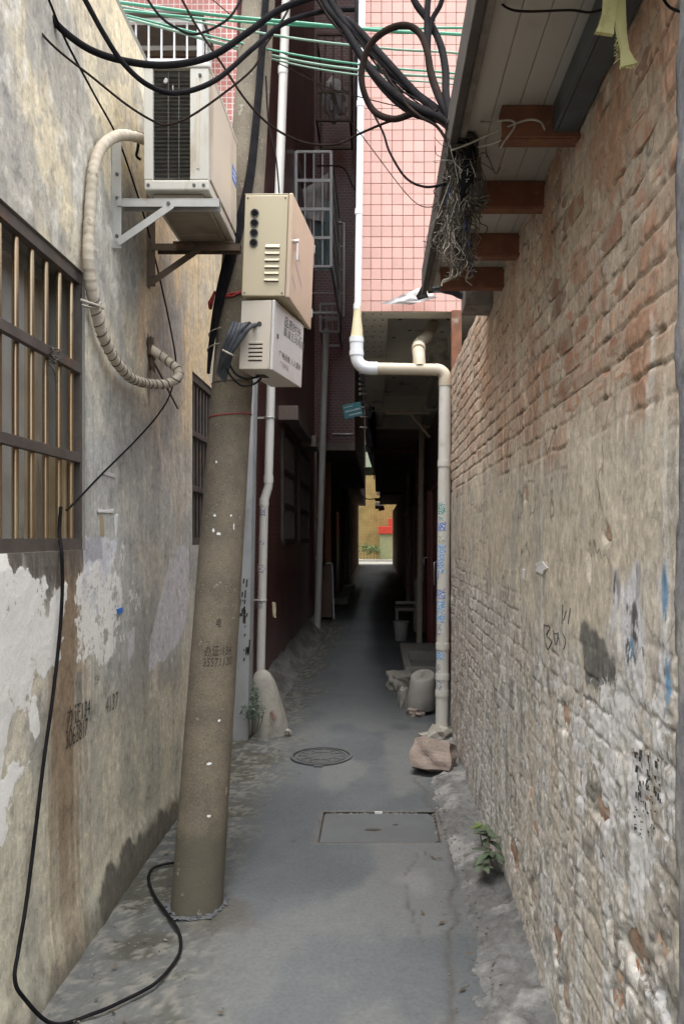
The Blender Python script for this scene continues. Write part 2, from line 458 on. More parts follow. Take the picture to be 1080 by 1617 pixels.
m_paper = mat('white_paper', (0.78, 0.78, 0.78), (0.7, 0.7, 0.7), 8, 0.8, 0.1)
m_ink = mat('black_ink', (0.03, 0.03, 0.03), (0.06, 0.055, 0.05), 30, 0.9, 0)
m_inkfade = mat('faded_ink', (0.10, 0.095, 0.09), (0.17, 0.16, 0.145), 40, 0.9, 0)
m_inkbrown = mat('brown_ink', (0.025, 0.02, 0.016), (0.06, 0.048, 0.036), 60, 0.9, 0)
m_purple = mat('faded_purple_print', (0.44, 0.34, 0.40), (0.52, 0.40, 0.38), 12, 0.6, 0)
m_redprint = mat('red_print', (0.55, 0.18, 0.14), (0.6, 0.26, 0.2), 12, 0.6, 0)
m_blue = mat('blue_sticker', (0.06, 0.20, 0.60), (0.05, 0.16, 0.5), 12, 0.5, 0)
m_teal = mat('teal_tag', (0.03, 0.24, 0.27), (0.03, 0.20, 0.23), 6, 0.45, 0)
m_chrome = mat('chrome', (0.75, 0.73, 0.70), (0.65, 0.63, 0.6), 6, 0.25, 0, metal=0.9)
m_leaf = mat('weed_leaf', (0.075, 0.115, 0.065), (0.11, 0.14, 0.09), 12, 0.6, 0.1, rnd=0.25)
m_leafy = mat('young_leaf', (0.13, 0.22, 0.05), (0.17, 0.24, 0.07), 12, 0.6, 0.1)
m_fern = mat('dark_fern_leaf', (0.035, 0.075, 0.05), (0.05, 0.095, 0.055), 12, 0.6, 0.1)
m_bush = mat('bush_leaf', (0.06, 0.11, 0.03), (0.10, 0.14, 0.04), 5, 0.7, 0.1)
m_bark = mat('stem', (0.12, 0.10, 0.06), None, 12, 0.9, 0.2)
m_stone = mat('rough_cement', (0.33, 0.32, 0.28), (0.27, 0.26, 0.23), 9, 0.95, 0.8, 40, 0.008, dirt=(0.20, 0.19, 0.17), dscale=4)
m_stonepink = mat('pinkish_rubble', (0.33, 0.27, 0.235), (0.28, 0.23, 0.20), 9, 0.95, 0.8, 50, 0.008, dirt=(0.34, 0.20, 0.15), dscale=7, dlo=0.6, dhi=0.75)
m_pot = mat('grey_bucket', (0.36, 0.345, 0.32), (0.30, 0.29, 0.27), 6, 0.9, 0.4, 50, 0.004, dirt=(0.22, 0.21, 0.19), dscale=5)
m_kerb = wall_mat('kerb_cement', (0.38, 0.38, 0.375), 1.3, fine=0.25, fscale=26, stretch=(1, 1, 1), bstr=0.7)
m_iron = mat('cast_iron', (0.075, 0.08, 0.085), (0.10, 0.105, 0.11), 14, 0.75, 0.4, 70, 0.003)
m_cover = mat('cover_cement', (0.112, 0.122, 0.13), (0.098, 0.107, 0.115), 5, 0.85, 0.35, 50, 0.003, dirt=(0.12, 0.12, 0.12), dscale=4)
m_soil = mat('damp_soil', (0.05, 0.045, 0.04), (0.075, 0.065, 0.055), 20, 0.95, 0.6, 60, 0.01)
m_pebble = mat('pebble', (0.22, 0.215, 0.19), (0.12, 0.115, 0.10), 30, 0.9, 0.2)
m_orange = mat('orange_brown_board', (0.30, 0.105, 0.04), (0.24, 0.085, 0.035), 5, 0.6, 0.1, stretch=(1, 1, 0.2))
m_reddoor = mat('dark_red_door', (0.26, 0.06, 0.05), (0.20, 0.05, 0.045), 4, 0.35, 0.05)
m_dkwall = mat('sooty_wall', (0.27, 0.18, 0.15), (0.20, 0.135, 0.115), 3, 0.85, 0.3, dirt=(0.30, 0.26, 0.23), dscale=2)
m_palegreen = mat('pale_green_wall', (0.27, 0.32, 0.23), (0.24, 0.29, 0.20), 3, 0.8, 0.1)
m_redpaint = mat('red_paint', (0.55, 0.05, 0.03), (0.48, 0.05, 0.03), 4, 0.5, 0.05)
m_olive = mat('olive_paint', (0.30, 0.31, 0.17), (0.26, 0.27, 0.14), 4, 0.6, 0.05)
m_skyish = mat('pale_lavender_sheath', (0.42, 0.43, 0.50), (0.36, 0.37, 0.44), 5, 0.5, 0.05)
m_cloth = mat('grey_white_bag', (0.50, 0.48, 0.47), (0.42, 0.40, 0.39), 6, 0.8, 0.3, 20, 0.01)
m_tealcloth = mat('dull_teal_sheet', (0.16, 0.23, 0.23), (0.12, 0.18, 0.19), 5, 0.8, 0.3)

def sticker_mat(name, c):
    m, nt, b = new_mat(name)
    tc = nd(nt, 'ShaderNodeTexCoord').outputs['Object']
    k = ramp(nt, noise(nt, tc, 90, 2, 0.5, (1, 1, 1.6)), 0.46, 0.52)
    nt.links.new(mixc(nt, k, (0.66, 0.68, 0.72), c), b.inputs['Base Color'])
    b.inputs['Roughness'].default_value = 0.6
    return m
m_stk = [sticker_mat('blue_print', (0.07, 0.16, 0.48)), sticker_mat('green_print', (0.05, 0.28, 0.20)),
         sticker_mat('sky_blue_print', (0.10, 0.32, 0.62)), sticker_mat('grey_print', (0.25, 0.24, 0.24)),
         sticker_mat('olive_print', (0.40, 0.40, 0.25))]

def text_mb(mb, s, size, origin, u, v, warp=None, spacing=1.0):
    cu = bpy.data.curves.new('t', 'FONT')
    cu.body = s; cu.size = size; cu.space_character = spacing
    ob = bpy.data.objects.new('t', cu)
    col.objects.link(ob)
    dg = bpy.context.evaluated_depsgraph_get()
    ev = ob.evaluated_get(dg)
    me = ev.to_mesh()
    vs = [p.co.copy() for p in me.vertices]
    fs = [tuple(f.vertices) for f in me.polygons]
    ev.to_mesh_clear()
    bpy.data.objects.remove(ob); bpy.data.curves.remove(cu)
    if warp: mb.add([warp(p.x, p.y) for p in vs], fs)
    else: mb.add([Vector(origin) + Vector(u) * p.x + Vector(v) * p.y for p in vs], fs)
    return mb

def rock_mesh(mb, c, size, seed=0, rough=0.18, sub=2, rotz=0.0, tilt=0.0, boxy=0.0):
    bm = bmesh.new()
    if boxy:
        bmesh.ops.create_cube(bm, size=2.0)
        bmesh.ops.subdivide_edges(bm, edges=list(bm.edges), cuts=9, use_grid_fill=True)
    else:
        bmesh.ops.create_icosphere(bm, subdivisions=sub, radius=1.0)
    rr = random.Random(seed)
    ph = [Vector((rr.uniform(-1, 1), rr.uniform(-1, 1), rr.uniform(-1, 1))).normalized() for _ in range(9)]
    M = Matrix.Translation(c) @ Matrix.Rotation(rotz, 4, 'Z') @ Matrix.Rotation(tilt, 4, 'X')
    for v in bm.verts:
        d = v.co.normalized()
        if boxy:
            v.co = v.co * (1 - boxy) + d * 1.25 * boxy
        k = 1.0
        for i, p in enumerate(ph):
            q = d.dot(p)
            k += rough * 0.25 * math.sin(q * (3 + i) + i)
            if q > 0.75: k -= rough * (q - 0.75) * 1.3
        k += rr.uniform(-1, 1) * rough * (0.05 if boxy else 0.12)
        v.co = Vector((v.co.x * k * size[0] / 2, v.co.y * k * size[1] / 2, v.co.z * k * size[2] / 2))
    bm.verts.index_update()
    mb.add([v.co.copy() for v in bm.verts], [[v.index for v in f.verts] for f in bm.faces], False, M)
    bm.free()
    return mb

# ================================================================== SETTING: ground and path
gm = MB().add([(-150, -150, -0.12), (150, -150, -0.12), (150, 150, -0.12), (-150, 150, -0.12)], [(0, 1, 2, 3)])
gm.build('ground', m_soil, kind='structure', label='bare dark ground under the whole alley')

CVR = (-0.30, 0.325, 3.86, 4.285)                         # slot of the rectangular drain cover x0 x1 y0 y1
ys = np.concatenate([np.arange(1.4, 3.86, 0.016), np.linspace(3.86, 4.285, 27), np.arange(4.30, 8.5, 0.018), 8.5 + np.cumsum(np.linspace(0.03, 0.6, 120))])
xs = np.concatenate([np.arange(-1.45, -0.30, 0.016), np.linspace(-0.30, 0.325, 40), np.arange(0.34, 1.3, 0.016)])
Xg, Yg = np.meshgrid(xs, ys, indexing='ij')
n_lo = fbm(Xg * 1.5, Yg * 1.5, 4, 1)
n_md = fbm(Xg * 5, Yg * 5, 4, 2)
n_hi = fbm(Xg * 26, Yg * 26, 3, 3)
edge = sstep(-0.50, -0.85, Xg + (n_lo - 0.5) * 0.5)        # rough dirt strip along the plaster wall
Zg = (n_lo - 0.5) * 0.012 + (n_md - 0.5) * 0.006 + edge * ((n_hi - 0.5) * 0.016 - 0.004)
seam = np.exp(-((Xg - 0.30 - 0.07 * np.sin(Yg * 2.1) - (n_md - 0.5) * 0.10) / 0.012) ** 2) * (Yg < 4.9) * (Yg > 2.0)
Zg -= 0.008 * seam
crack = np.exp(-((Xg - 0.22 - 0.10 * np.sin(Yg * 3.0 + 1) - (n_md - 0.5) * 0.12) / 0.007) ** 2) * (Yg < 3.75) * (Yg > 2.9)
Zg -= 0.006 * crack
d_cov = np.maximum(np.maximum(CVR[0] - Xg, Xg - CVR[1]), np.maximum(CVR[2] - Yg, Yg - CVR[3]))
Zg = Zg * sstep(0.0, 0.08, d_cov) - 0.002 * (d_cov < 0.02)
Cg = np.zeros(Xg.shape + (3,)) + np.array((0.118, 0.130, 0.140))
Cg = lerp3(Cg, (0.092, 0.103, 0.113), sstep(0.40, 0.65, n_lo))
Cg = lerp3(Cg, (0.152, 0.160, 0.163), sstep(0.48, 0.60, fbm(Xg * 2.2 + 9, Yg * 1.3, 4, 5)) * 0.8)
Cg = lerp3(Cg, (0.082, 0.092, 0.101), sstep(5.0, 7.5, Yg) * 0.6)  # deep-alley shade put into the path colour, darker further in
Cg = lerp3(Cg, (0.07, 0.072, 0.060), edge * (0.35 + 0.65 * sstep(0.4, 0.62, n_md)))
Cg = lerp3(Cg, (0.20, 0.20, 0.18), edge * sstep(0.52, 0.60, n_hi * 0.6 + fbm(Xg * 60, Yg * 60, 2, 4) * 0.4) * 0.8)
Cg = lerp3(Cg, (0.20, 0.208, 0.21), 0.8 * sstep(0.55, 0.1, np.hypot((Xg - 0.16) / 0.22, (Yg - 3.42) / 0.40) + (n_md - 0.5) * 0.9))
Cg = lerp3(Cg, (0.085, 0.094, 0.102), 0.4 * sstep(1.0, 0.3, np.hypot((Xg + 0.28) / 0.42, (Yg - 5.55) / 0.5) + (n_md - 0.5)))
Cg = lerp3(Cg, (0.09, 0.085, 0.075), 0.7 * sstep(0.55, 0.3, np.hypot((Xg + 0.66) / 0.30, (Yg - 3.12) / 0.28) + (n_md - 0.5) * 0.8))
Cg = lerp3(Cg, (0.09, 0.088, 0.08), 0.75 * np.clip(seam + crack, 0, 1))
Cg = lerp3(Cg, (0.16, 0.15, 0.135), 0.5 * sstep(0.04, 0.0, d_cov + (n_hi - 0.5) * 0.05))
chip_g = np.zeros_like(Cg)
chip_g[..., 0] = -0.22 + 0.10 * edge
chip_g[..., 1] = -0.3 + 0.45 * edge * sstep(0.45, 0.7, n_md)
xm = (Xg[:-1, :-1] + Xg[1:, 1:]) / 2; ym = (Yg[:-1, :-1] + Yg[1:, 1:]) / 2
keepg = ~((xm > CVR[0]) & (xm < CVR[1]) & (ym > CVR[2]) & (ym < CVR[3]))
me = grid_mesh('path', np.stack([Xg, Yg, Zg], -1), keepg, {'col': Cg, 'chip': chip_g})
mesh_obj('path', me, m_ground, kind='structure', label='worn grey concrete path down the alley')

# cement fillet along the foot of the brick wall
ky = np.arange(1.3, 5.75, 0.014); kx = np.linspace(0, 1, 26)
KX, KY = np.meshgrid(kx, ky, indexing='ij')
toe = 0.345 + 0.05 * (fbm(KY * 2.0, KY * 0 + 3, 4, 4) - 0.5) * 2 - 0.05 * sstep(3.4, 2.4, KY)
KXw = toe + (RW + 0.015 - toe) * KX
kn = fbm(KXw * 9, KY * 9, 5, 2); kn2 = fbm(KXw * 3, KY * 3, 3, 6)
KZ = 0.055 * sstep(0.0, 0.55, KX + (kn2 - 0.5) * 0.35) * (0.55 + 0.75 * kn2) + (kn - 0.5) * 0.045 + (abs(fbm(KXw * 16, KY * 16, 4, 1) - 0.5)) * -0.05 - 0.004 * (1 - sstep(0, 0.1, KX))
KZ += 0.02 * sstep(0.8, 1.0, KX)
KC = np.zeros(KX.shape + (3,)) + np.array((0.19, 0.195, 0.195))
KC = lerp3(KC, (0.15, 0.153, 0.152), sstep(0.4, 0.6, kn2)); KC = lerp3(KC, (0.30, 0.305, 0.30), sstep(0.55, 0.7, kn) * 0.8)
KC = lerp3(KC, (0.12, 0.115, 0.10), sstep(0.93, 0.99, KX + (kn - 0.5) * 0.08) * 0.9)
kch = np.zeros_like(KC); kch[..., 0] = -0.12; kch[..., 1] = 0.05
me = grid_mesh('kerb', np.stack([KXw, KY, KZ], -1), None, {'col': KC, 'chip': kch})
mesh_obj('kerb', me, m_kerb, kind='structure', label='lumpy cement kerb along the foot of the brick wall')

# drain covers
t = thing('drain_cover', 'rectangular concrete drain cover set flush in the path', 'drain cover', (0.01, 4.07, 0))
mb = MB()
sl = [(-0.291, 3.868), (0.288, 3.866), (0.316, 3.884), (0.312, 4.21), (0.282, 4.268), (-0.289, 4.271)]
n = len(sl)
mb.add([(x, y, -0.09) for x, y in sl] + [(x, y, -0.004) for x, y in sl], [tuple(range(n, 2 * n))] + [(i, (i + 1) % n, (i + 1) % n + n, i + n) for i in range(n)])
mb.build('slab', m_cover, t)
MB().box(CVR[0] - 0.02, CVR[1] + 0.02, CVR[2] - 0.02, CVR[3] + 0.02, -0.08, -0.016).build('dirt_fill', m_soil, t)
mb = MB()
for cx, cy, rx, ry in ((-0.02, 4.03, 0.045, 0.018), (0.10, 4.10, 0.016, 0.012)):
    mb.add([(cx + rx * math.cos(a), cy + ry * math.sin(a), -0.0015) for a in [k * math.pi / 8 for k in range(16)]], [tuple(range(16))])
mb.build('lifting_slot', m_soil, t)
mb = MB()
for i in range(60):
    x = random.uniform(-0.27, 0.29); y = 4.272 + random.uniform(-0.008, 0.010)
    if i > 45: x = 0.31 + random.uniform(-0.008, 0.012); y = random.uniform(3.95, 4.27)
    rock_mesh(mb, (x, y, -0.006), [random.uniform(0.008, 0.022)] * 2 + [0.012], i, 0.3, 1)
mb.build('gravel', m_pebble, t, kind='stuff')
MB().box(-0.012, 0.03, 4.264, 4.277, -0.004, 0.006).build('paper_scrap', m_paper, t)

t = thing('manhole_cover', 'small round iron manhole cover in the middle of the path', 'manhole cover', (-0.39, 5.36, 0))
mb = MB()
def disc_ring(mb, cx, cy, r0, r1, z0, z1, n=40):
    vs = []
    for r, z in ((r1, z0), (r1, z1), (r0, z1), (r0, z0)):
        vs += [(cx + r * math.cos(2 * math.pi * k / n), cy + r * math.sin(2 * math.pi * k / n), z) for k in range(n)]
    fs = [(j * n + k, j * n + (k + 1) % n, (j + 1) * n + (k + 1) % n, (j + 1) * n + k) for j in range(3) for k in range(n)]
    mb.add(vs, fs)
disc_ring(mb, -0.39, 5.36, 0.198, 0.218, -0.02, 0.012)
mb.build('frame_ring', m_iron, t)
mb = MB()
mb.cyl((-0.39, 5.36, -0.03), (-0.39, 5.36, 0.005), 0.192, 0.192, 40)
disc_ring(mb, -0.39, 5.36, 0.165, 0.178, 0.0, 0.010)
disc_ring(mb, -0.39, 5.36, 0.085, 0.098, 0.0, 0.010)
for k in range(12):
    a = 2 * math.pi * k / 12
    mb.box(0.10, 0.162, -0.006, 0.006, 0, 0.010, Matrix.Translation((-0.39, 5.36, 0)) @ Matrix.Rotation(a, 4, 'Z'))
mb.build('lid', m_iron, t)
MB().box(-0.425, -0.365, 5.115, 5.135, -0.01, 0.010).build('hinge', m_iron, t)

# ================================================================== PLASTER HOUSE (near side wall with barred windows)
HT = 3.85
house = thing('plaster_house', 'single-storey house with stained plaster wall and barred windows beside the pole', 'house', (LW, 3.5, 0))
W1 = (1.70, 2.92, 1.50, 2.56); W2 = (4.62, 5.42, 1.50, 2.56)
NYL, NZL = 600, 541
yy = np.linspace(1.5, 5.80, NYL); zz = np.linspace(-0.04, HT, NZL)
def snap(a, vals):
    for v in vals:
        a[np.argmin(abs(a - v))] = v
    return a
yy = snap(yy, W1[:2] + W2[:2]); zz = snap(zz, W1[2:])
Yl, Zl = np.meshgrid(yy, zz, indexing='ij')
a1 = fbm(Yl * 1.4, Zl * 1.4, 5, 0); a2 = fbm(Yl * 4.5, Zl * 3.2, 5, 1); a3 = fbm(Yl * 13, Zl * 9, 4, 2)
st = fbm(Yl * 7 + a2 * 1.5, Zl * 1.1, 4, 3); st2 = fbm(Yl * 40, Zl * 2.0, 3, 4)
def blob(Y, Z, c, ry, rz, n, amp=0.7):
    return sstep(1.0, 0.35, np.hypot((Y - c.y) / ry, (Z - c.z) / rz) + (n - 0.5) * amp * 2)
def poly_mask(Y, Z, pts, soft, n, amp):
    """inside of a patch outline given in wall coordinates, ragged by noise"""
    d = np.full(Y.shape, 9.0); ins = np.zeros(Y.shape, bool)
    m = len(pts)
    for i in range(m):
        (y0, z0), (y1, z1) = pts[i], pts[(i + 1) % m]
        ey, ez = y1 - y0, z1 - z0
        tt = np.clip(((Y - y0) * ey + (Z - z0) * ez) / (ey * ey + ez * ez + 1e-9), 0, 1)
        d = np.minimum(d, np.hypot(Y - y0 - tt * ey, Z - z0 - tt * ez))
        c = ((z0 > Z) != (z1 > Z)) & (Y < (y1 - y0) * (Z - z0) / (z1 - z0 + 1e-12) + y0)
        ins ^= c
    sd = np.where(ins, d, -d) + (n - 0.5) * amp
    return sstep(-soft, soft, sd)
def LP(*pp):
    return [(PL(a, b).y, PL(a, b).z) for a, b in pp]
C = np.zeros(Yl.shape + (3,)) + np.array((0.64, 0.60, 0.495))
C = lerp3(C, (0.37, 0.365, 0.34), sstep(0.42, 0.62, a2))
up = sstep(1.95, 2.5, Zl)
C = lerp3(C, (0.78, 0.69, 0.50), up * (0.6 + 0.4 * sstep(0.35, 0.55, a1)))
C = lerp3(C, (0.34, 0.355, 0.375), 0.68 * up * sstep(0.50, 0.64, fbm(Yl * 2.6 + Zl * 1.3, Zl * 1.6, 5, 5)) * 0.85)
C = lerp3(C, (0.82, 0.79, 0.70), up * sstep(0.54, 0.64, a3 * 0.6 + a2 * 0.4) * 0.6)
C = lerp3(C, (0.33, 0.32, 0.30), up * sstep(0.58, 0.66, fbm(Yl * 8, Zl * 7, 5, 6)) * 0.5)
low = sstep(1.05, 0.5, Zl)
C = lerp3(C, (0.63, 0.60, 0.475), low * 0.85)
C = lerp3(C, (0.47, 0.46, 0.39), low * sstep(0.45, 0.62, a2) * 0.7)
C = lerp3(C, (0.56, 0.57, 0.54), sstep(2.88, 3.0, Yl) * sstep(2.3, 1.9, Zl) * sstep(0.75, 1.05, Zl) * (0.35 + 0.6 * sstep(0.35, 0.6, a1)))
C = lerp3(C, (0.74, 0.59, 0.37), sstep(3.7, 4.1, Yl) * sstep(1.9, 2.4, Zl) * (0.35 + 0.6 * sstep(0.35, 0.6, a2)))  # warm cream coat, with the sun's soft highlight painted in
C = lerp3(C, (0.60, 0.40, 0.24), 0.5 * blob(Yl, Zl, PL(222, 470), 0.08, 0.5, a3))
C = lerp3(C, (0.24, 0.25, 0.26), 0.8 * blob(Yl, Zl, PL(205, 380), 0.42, 0.45, a2, 0.5))  # soft shadow below the air conditioner, painted into the wall colour
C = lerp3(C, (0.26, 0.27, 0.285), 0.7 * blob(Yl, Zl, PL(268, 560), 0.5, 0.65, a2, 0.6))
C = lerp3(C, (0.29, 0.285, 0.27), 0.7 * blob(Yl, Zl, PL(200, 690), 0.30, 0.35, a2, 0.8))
C = lerp3(C, C * 0.62, sstep(0.52, 0.70, st) * 0.30 * sstep(2.5, 2.0, Zl))
C = lerp3(C, (0.20, 0.185, 0.165), 0.22 * sstep(0.60, 0.74, st2) * sstep(2.4, 1.9, abs(Zl - 2.4)))
# streaks running down from the window sill corner
dy = Yl - (2.77 - 0.05 * (1.5 - Zl))
C = lerp3(C, (0.185, 0.115, 0.065), sstep(0.15, 0.03, abs(dy) + (st2 - 0.5) * 0.16) * sstep(1.56, 1.48, Zl) * sstep(0.05, 0.55, Zl) * 0.75)
C = lerp3(C, (0.30, 0.22, 0.145), sstep(0.22, 0.06, abs(dy - 0.05) + (st2 - 0.5) * 0.3) * sstep(1.5, 1.4, Zl) * 0.6)
C = lerp3(C, (0.11, 0.095, 0.08), sstep(1.30, 1.50, Zl + (st2 - 0.5) * 0.35) * (Zl < 1.51) * (Yl < 2.95) * 0.9)
C = lerp3(C, (0.13, 0.10, 0.075), blob(Yl, Zl, PL(236, 590), 0.05, 0.22, st2, 0.6) * 0.8)
# damp patch by the ground
C = lerp3(C, (0.105, 0.10, 0.085), 0.92 * poly_mask(Yl, Zl, LP((150, 1420), (170, 1375), (222, 1310), (275, 1260), (300, 1330), (200, 1440), (150, 1500)), 0.025, a3, 0.16))
C = lerp3(C, (0.16, 0.15, 0.12), 0.7 * sstep(0.16, 0.0, Zl + (a3 - 0.5) * 0.3))
# lilac-grey bill residue
for pts, c in ((LP((135, 845), (185, 850), (165, 960), (140, 1000), (128, 960)), (0.72, 0.74, 0.79)),
               (LP((268, 890), (285, 860), (298, 870), (300, 930), (290, 1000), (262, 1040), (236, 1062), (240, 1000)), (0.66, 0.66, 0.69)),
               (LP((200, 1000), (213, 990), (213, 1030), (203, 1045)), (0.70, 0.71, 0.74)),
               (LP((133, 850), (158, 842), (160, 880), (135, 890)), (0.42, 0.42, 0.46))):
    C = lerp3(C, c, poly_mask(Yl, Zl, pts, 0.004, a3, 0.05) * 0.9)
C = lerp3(C, (0.24, 0.24, 0.235), 0.8 * poly_mask(Yl, Zl, LP((122, 1062), (132, 1060), (130, 1115), (123, 1120)), 0.004, a3, 0.02))
chip = np.zeros_like(C) - 0.35
chip[..., 0] = -0.28 + 0.25 * up
chip[..., 0] = np.maximum(chip[..., 0], -0.3 + 1.05 * poly_mask(Yl, Zl, LP((-60, 880), (60, 890), (108, 930), (100, 1020), (75, 1090), (60, 1150), (30, 1120), (20, 1180), (35, 1220), (10, 1350), (-60, 1400)), 0.07, a3, 0.3))
chip[..., 0] = np.maximum(chip[..., 0], -0.3 + 0.90 * poly_mask(Yl, Zl, LP((118, 890), (175, 890), (190, 930), (190, 1010), (165, 1060), (110, 1075), (110, 960)), 0.06, a2, 0.25))
chip[..., 0] = np.maximum(chip[..., 0], -0.3 + 0.70 * blob(Yl, Zl, PL(200, 930), 0.45, 0.40, a3))
chip[..., 0] = np.maximum(chip[..., 0], -0.3 + 0.62 * blob(Yl, Zl, PL(270, 1100), 0.5, 0.35, a3))
chip[..., 0] = np.maximum(chip[..., 0], -0.3 + 0.6 * blob(Yl, Zl, PL(30, 1290), 0.14, 0.22, a3))
chip[..., 1] = -0.25 + 0.35 * sstep(0.5, 0.7, a2) * sstep(1.2, 1.5, Zl) * sstep(2.4, 2.0, Zl) * (Yl > 2.93)
Xl = LW + (a1 - 0.5) * 0.022 + (a2 - 0.5) * 0.007 + (a3 - 0.5) * 0.004 + 0.02 * sstep(0.25, 0.0, Zl)
fade = np.minimum.reduce([np.clip(np.maximum(np.maximum(w[0] - Yl, Yl - w[1]), np.maximum(w[2] - Zl, Zl - w[3])) / 0.05, 0, 1) for w in (W1, W2)])
Xl = LW + (Xl - LW) * fade
ymid = (Yl[:-1, :-1] + Yl[1:, 1:]) / 2; zmid = (Zl[:-1, :-1] + Zl[1:, 1:]) / 2
keep = np.ones(ymid.shape, bool)
for w in (W1, W2):
    keep &= ~((ymid > w[0]) & (ymid < w[1]) & (zmid > w[2]) & (zmid < w[3]))
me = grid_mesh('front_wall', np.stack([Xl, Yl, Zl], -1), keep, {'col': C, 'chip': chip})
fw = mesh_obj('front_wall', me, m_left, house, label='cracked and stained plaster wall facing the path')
mb = MB()
mb.box(-5.0, LW - 0.22, 1.45, 1.5, 0, HT - 0.01)
mb.box(-5.0, LW + 0.0, -1.2, -1.0, -0.1, HT - 0.01)
mb.box(LW - 0.2, LW, -1.0, 1.5, -0.1, HT - 0.002)
mb.box(-5.2, -5.0, -1.2, 5.8, -0.1, HT - 0.01)
mb.box(-5.0, LW - 0.004, 5.60, 5.795, -0.1, HT - 0.002)
mb.build('side_wall', m_concrete, house)
MB().box(-5.2, LW - 0.012, -1.2, 5.79, HT - 0.01, HT + 0.06).build('flat_roof', m_concrete, house)
for w in (W1, W2):
    d = 0.20; mb = MB()
    mb.box(LW - d, LW - 0.0008, w[0] - 0.012, w[0], w[2], w[3]); mb.box(LW - d, LW - 0.0008, w[1], w[1] + 0.012, w[2], w[3])
    mb.box(LW - d, LW - 0.0008, w[0] - 0.012, w[1] + 0.012, w[2] - 0.012, w[2]); mb.box(LW - d, LW - 0.0008, w[0] - 0.012, w[1] + 0.012, w[3], w[3] + 0.012)
    mb.build('window_reveal', m_concrete, house)
MB().box(-2.6, -2.5, 1.5, 5.6, 0.0, 3.8).build('room_partition', m_interior, house)

# barred windows: frame, tubes, rails, sashes, panes
def barred_window(w, bars, near):
    win = thing_part('window', house)
    x0 = LW - 0.030
    mb = MB()
    mb.box(x0 - 0.012, x0 + 0.020, w[0], w[1], w[2], w[2] + 0.045); mb.box(x0 - 0.012, x0 + 0.020, w[0], w[1], w[3] - 0.045, w[3])
    mb.box(x0 - 0.012, x0 + 0.019, w[0], w[0] + 0.03, w[2] + 0.045, w[3] - 0.045); mb.box(x0 - 0.012, x0 + 0.019, w[1] - 0.022, w[1], w[2] + 0.045, w[3] - 0.045)
    mb.build('grille_frame', m_frame, win)
    for z in (1.85, 2.19):
        MB().box(x0 + 0.004, x0 + 0.026, w[0] + 0.03, w[1] - 0.022, z - 0.018, z + 0.018, b=0.002).build('grille_rail', m_frame, win)
    for y in bars:
        MB().cyl((x0 - 0.006, y, w[2] + 0.045), (x0 - 0.006, y, w[3] - 0.045), 0.0108, 0.0108, 12, False).build('grille_bar', m_bar if near else m_frame, win)
    return win
def thing_part(name, parent):
    o = bpy.data.objects.new(name, None)
    o.empty_display_size = 0.05
    o.parent = parent
    col.objects.link(o)
    ORG[o.name] = ORG[parent.name].copy()
    return o
w1 = barred_window(W1, [1.77 + 0.1105 * k for k in range(11)], True)
xi = LW - 0.15
for y0, y1, m_, nm in ((1.72, 1.76, m_alu, 'sash_stile'), (2.36, 2.43, m_alu, 'sash_stile'), (2.66, 2.71, m_alu, 'sash_stile'), (2.86, 2.905, m_alu, 'sash_stile')):
    MB().box(xi - 0.02, xi + 0.015, y0, y1, 1.545, 2.515, b=0.003).build(nm, m_, w1)
for z0, z1 in ((1.505, 1.545), (2.515, 2.555)):
    MB().box(xi - 0.02, xi + 0.015, 1.72, 2.905, z0, z1).build('sash_rail', m_alu, w1)
MB().box(xi - 0.006, xi, 1.76, 2.36, 1.545, 2.515).build('pane', m_glass, w1)
MB().box(xi - 0.012, xi - 0.004, 2.43, 2.66, 1.545, 2.515).build('pane_board', m_greyboard, w1)
MB().box(xi - 0.010, xi - 0.002, 2.71, 2.86, 1.545, 2.515).build('pane_board', m_curtain, w1)
MB().box(LW - 0.135, LW - 0.05, 2.845, 2.915, 1.545, 1.86).build('sill_block', m_curtain, w1)
mb = MB()
for k in range(4):
    mb.tube([(xi + 0.0165, 2.395 + 0.006 * math.cos(a), 1.94 + 0.022 * k + 0.008 * math.sin(a)) for a in [j * math.pi / 5 for j in range(11)]], 0.0015, 5, 2)
mb.build('blue_mark', m_blue, w1)
mb = MB()
pts = [(LW + 0.008 + 0.012 * math.sin(3 * a), 2.62 + 0.03 * math.cos(a) + random.uniform(-0.01, 0.01), 2.19 + 0.02 * math.sin(a) - 0.004 * a) for a in [0.7 * j for j in range(16)]]
mb.tube(pts + [(LW + 0.01, 2.63, 2.10), (LW + 0.01, 2.635, 2.06)], 0.003, 5, 4)
mb.build('tie_wire', m_oldwire, w1)
w2 = barred_window(W2, [4.70 + 0.09 * k for k in range(8)], False)
MB().box(xi - 0.006, xi, W2[0], W2[1], 1.505, 2.555).build('pane', m_glass, w2)
# stencilled and torn bits on the plaster
def lx(y, z):                                            # x of the plaster surface
    return float(Xl[min(max(int((y - 1.5) / 4.30 * (NYL - 1) + 0.5), 0), NYL - 1), min(max(int((z + 0.04) / (HT + 0.04) * (NZL - 1) + 0.5), 0), NZL - 1)])
def wall_text(parent, s, px, py, h, m_, name='stencil_number', squeeze=1.0, off=0.012):
    c = PL(px, py)
    mb = MB()
    text_mb(mb, s, h, None, None, None, warp=lambda x, y: Vector((lx(c.y + x * squeeze, c.z + y) + 0.0035, c.y + x * squeeze, c.z + y)))
    return mb.build(name, m_, parent)
wall_text(house, '办证134', 107, 1150, 0.088, m_ink, squeeze=0.72)
wall_text(house, '3063817', 105, 1184, 0.098, m_ink, squeeze=0.62)
wall_text(house, '134', 150, 1082, 0.05, m_inkfade, squeeze=0.7)
wall_text(house, '4137', 168, 1128, 0.10, m_inkfade, squeeze=0.7)
